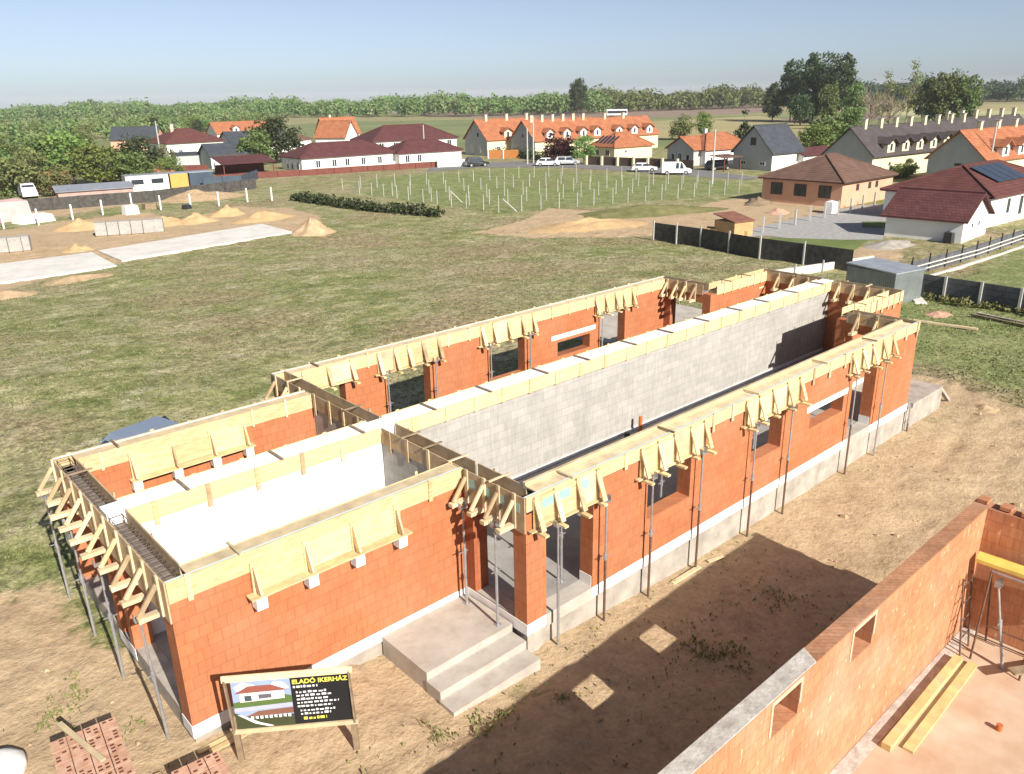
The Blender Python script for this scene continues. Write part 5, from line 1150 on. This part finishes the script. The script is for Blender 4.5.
# ------------------------------------------------------------------ ground cover
def scatter(name, n, region, mats, size, seed, tries=None, mask=None, hgt=1.0):
    rg = np.random.default_rng(seed); pts = []; x0_, x1_, y0_, y1_ = region
    P_ = np.stack([rg.uniform(x0_, x1_, n), rg.uniform(y0_, y1_, n)], 1)
    keep = np.array([mask(x, y, rg) for x, y in P_]); P_ = P_[keep]; n = len(P_)
    ix = np.clip(np.searchsorted(xs, P_[:,0])-1, 0, nx-2); iy = np.clip(np.searchsorted(ys, P_[:,1])-1, 0, ny-2)
    z = Z[iy, ix]; s = size*(.5+rg.random(n)); a = rg.uniform(0, 6.28, n); lean = rg.normal(size=(n,2))*.35
    dx, dy = np.cos(a)*s*.5, np.sin(a)*s*.5
    v = np.stack([np.stack([P_[:,0]-dx*.6, P_[:,1]-dy*.6, z-.02], 1), np.stack([P_[:,0]+dx*.6, P_[:,1]+dy*.6, z-.02], 1),
                  np.stack([P_[:,0]+dx+lean[:,0]*s, P_[:,1]+dy+lean[:,1]*s, z+s*hgt], 1), np.stack([P_[:,0]-dx*.8+lean[:,0]*s, P_[:,1]-dy*.8+lean[:,1]*s, z+s*.8*hgt], 1)], 1).reshape(-1, 3)
    o = bpy.data.objects.new(name, quad_mesh(name, v, mats, rg.integers(0, len(mats), n))); C.objects.link(o); return struct(o, 'stuff')
def dirt_at(x, y):
    i = min(max(int(np.searchsorted(xs, x))-1, 0), nx-1); j = min(max(int(np.searchsorted(ys, y))-1, 0), ny-1); return D[j, i]
def house_in(x, y): return -.15 < x < 28.7 and -5.5 < y < 5.5
def grass_mask(x, y, rg):
    if house_in(x, y) or dirt_at(x, y) > .45: return False
    return mnoise.noise(Vector((x*.35, y*.35, 3.3)))+.6*mnoise.noise(Vector((x*1.3, y*1.3, 7.7))) > rg.uniform(-.5, .5)
scatter('grass', 130000, (-12, 58, 3, 60), [L_grass, L_grass, L_grass, L_straw], .055, 61, mask=grass_mask, hgt=.9)
scatter('grass', 24000, (28, 46, -20, 6), [L_grass, L_grass, L_straw], .06, 62, mask=grass_mask, hgt=.9)
WS = [(*PX(q)[0], r_) for q, r_ in (((305,752),.5),((325,742),.35),((285,760),.4),((475,725),.3),((500,712),.3),((700,650),.6),((722,655),.5),((672,580),.25),((388,700),.3),((440,735),.4),((20,530),1.2),((15,550),1.0),((70,690),.4),((60,710),.5),((130,730),.3),((560,700),.3),((780,600),.4))]
def weed_mask(x, y, rg):
    for a, b, r_ in WS:
        if (x-a)**2+(y-b)**2 < (r_*abs(rg.normal())*.75*(.5+max(0,mnoise.noise(Vector((x*2.5,y*2.5,1))))*1.6))**2 and not house_in(x, y): return rg.random() < .9
    return rg.random() < .012 and dirt_at(x, y) > .5 and y < -3.4 and not house_in(x, y)
scatter('weeds', 220000, (-4, 14, -11, 6.5), [L_weed], .042, 63, mask=weed_mask, hgt=1.1)
# clods and pebbles on the bare soil
mb = MB(); rg = random.Random(9)
for k in range(340):
    x, y = rg.uniform(-4, 32), rg.uniform(-10.8, -5.7)
    if k % 3 == 0: x, y = rg.uniform(-6, 4), rg.uniform(-8, 5)
    if dirt_at(x, y) < .6 or house_in(x, y) or (3.8 < x < 6.3 and y > -6): continue
    i = int(np.searchsorted(xs, x))-1; j = int(np.searchsorted(ys, y))-1; z = Z[j, i]; s = rg.uniform(.012, .05)*(2 if rg.random() < .06 else 1)
    q = [Vector((rg.uniform(-1,1), rg.uniform(-1,1), rg.uniform(-.6,.9)))*s for _ in range(8)]
    mb.hexa([(x-s+q[0].x*.4,y-s,z-.01),(x+s,y-s+q[1].y*.4,z-.01),(x+s,y+s,z-.01),(x-s,y+s,z-.01),(x-s*.6,y-s*.5+q[2].y*.3,z+s*.9),(x+s*.5+q[3].x*.3,y-s*.6,z+s),(x+s*.6,y+s*.5,z+s*.8),(x-s*.5,y+s*.6,z+s)])
o_ = mb.build('clods', m_soil); struct(o_, 'stuff')

# ------------------------------------------------------------------ haze over the plain
hz = bpy.data.materials.new('haze'); hz.use_nodes = True; ht = hz.node_tree; ht.nodes.clear()
ho = ht.nodes.new('ShaderNodeOutputMaterial'); pv = ht.nodes.new('ShaderNodeVolumePrincipled'); ht.links.new(pv.outputs[0], ho.inputs['Volume'])
pv.inputs['Color'].default_value = (.93,.96,1.0,1); pv.inputs['Density'].default_value = .00011; pv.inputs['Anisotropy'].default_value = -.15
xm = float(max(abs(xs).max(), abs(ys).max()))+50
hb = MB().box((-xm,-xm,-3.6),(xm,xm,32)).build('haze', hz); struct(hb, 'stuff')
sc.cycles.volume_bounces = 0
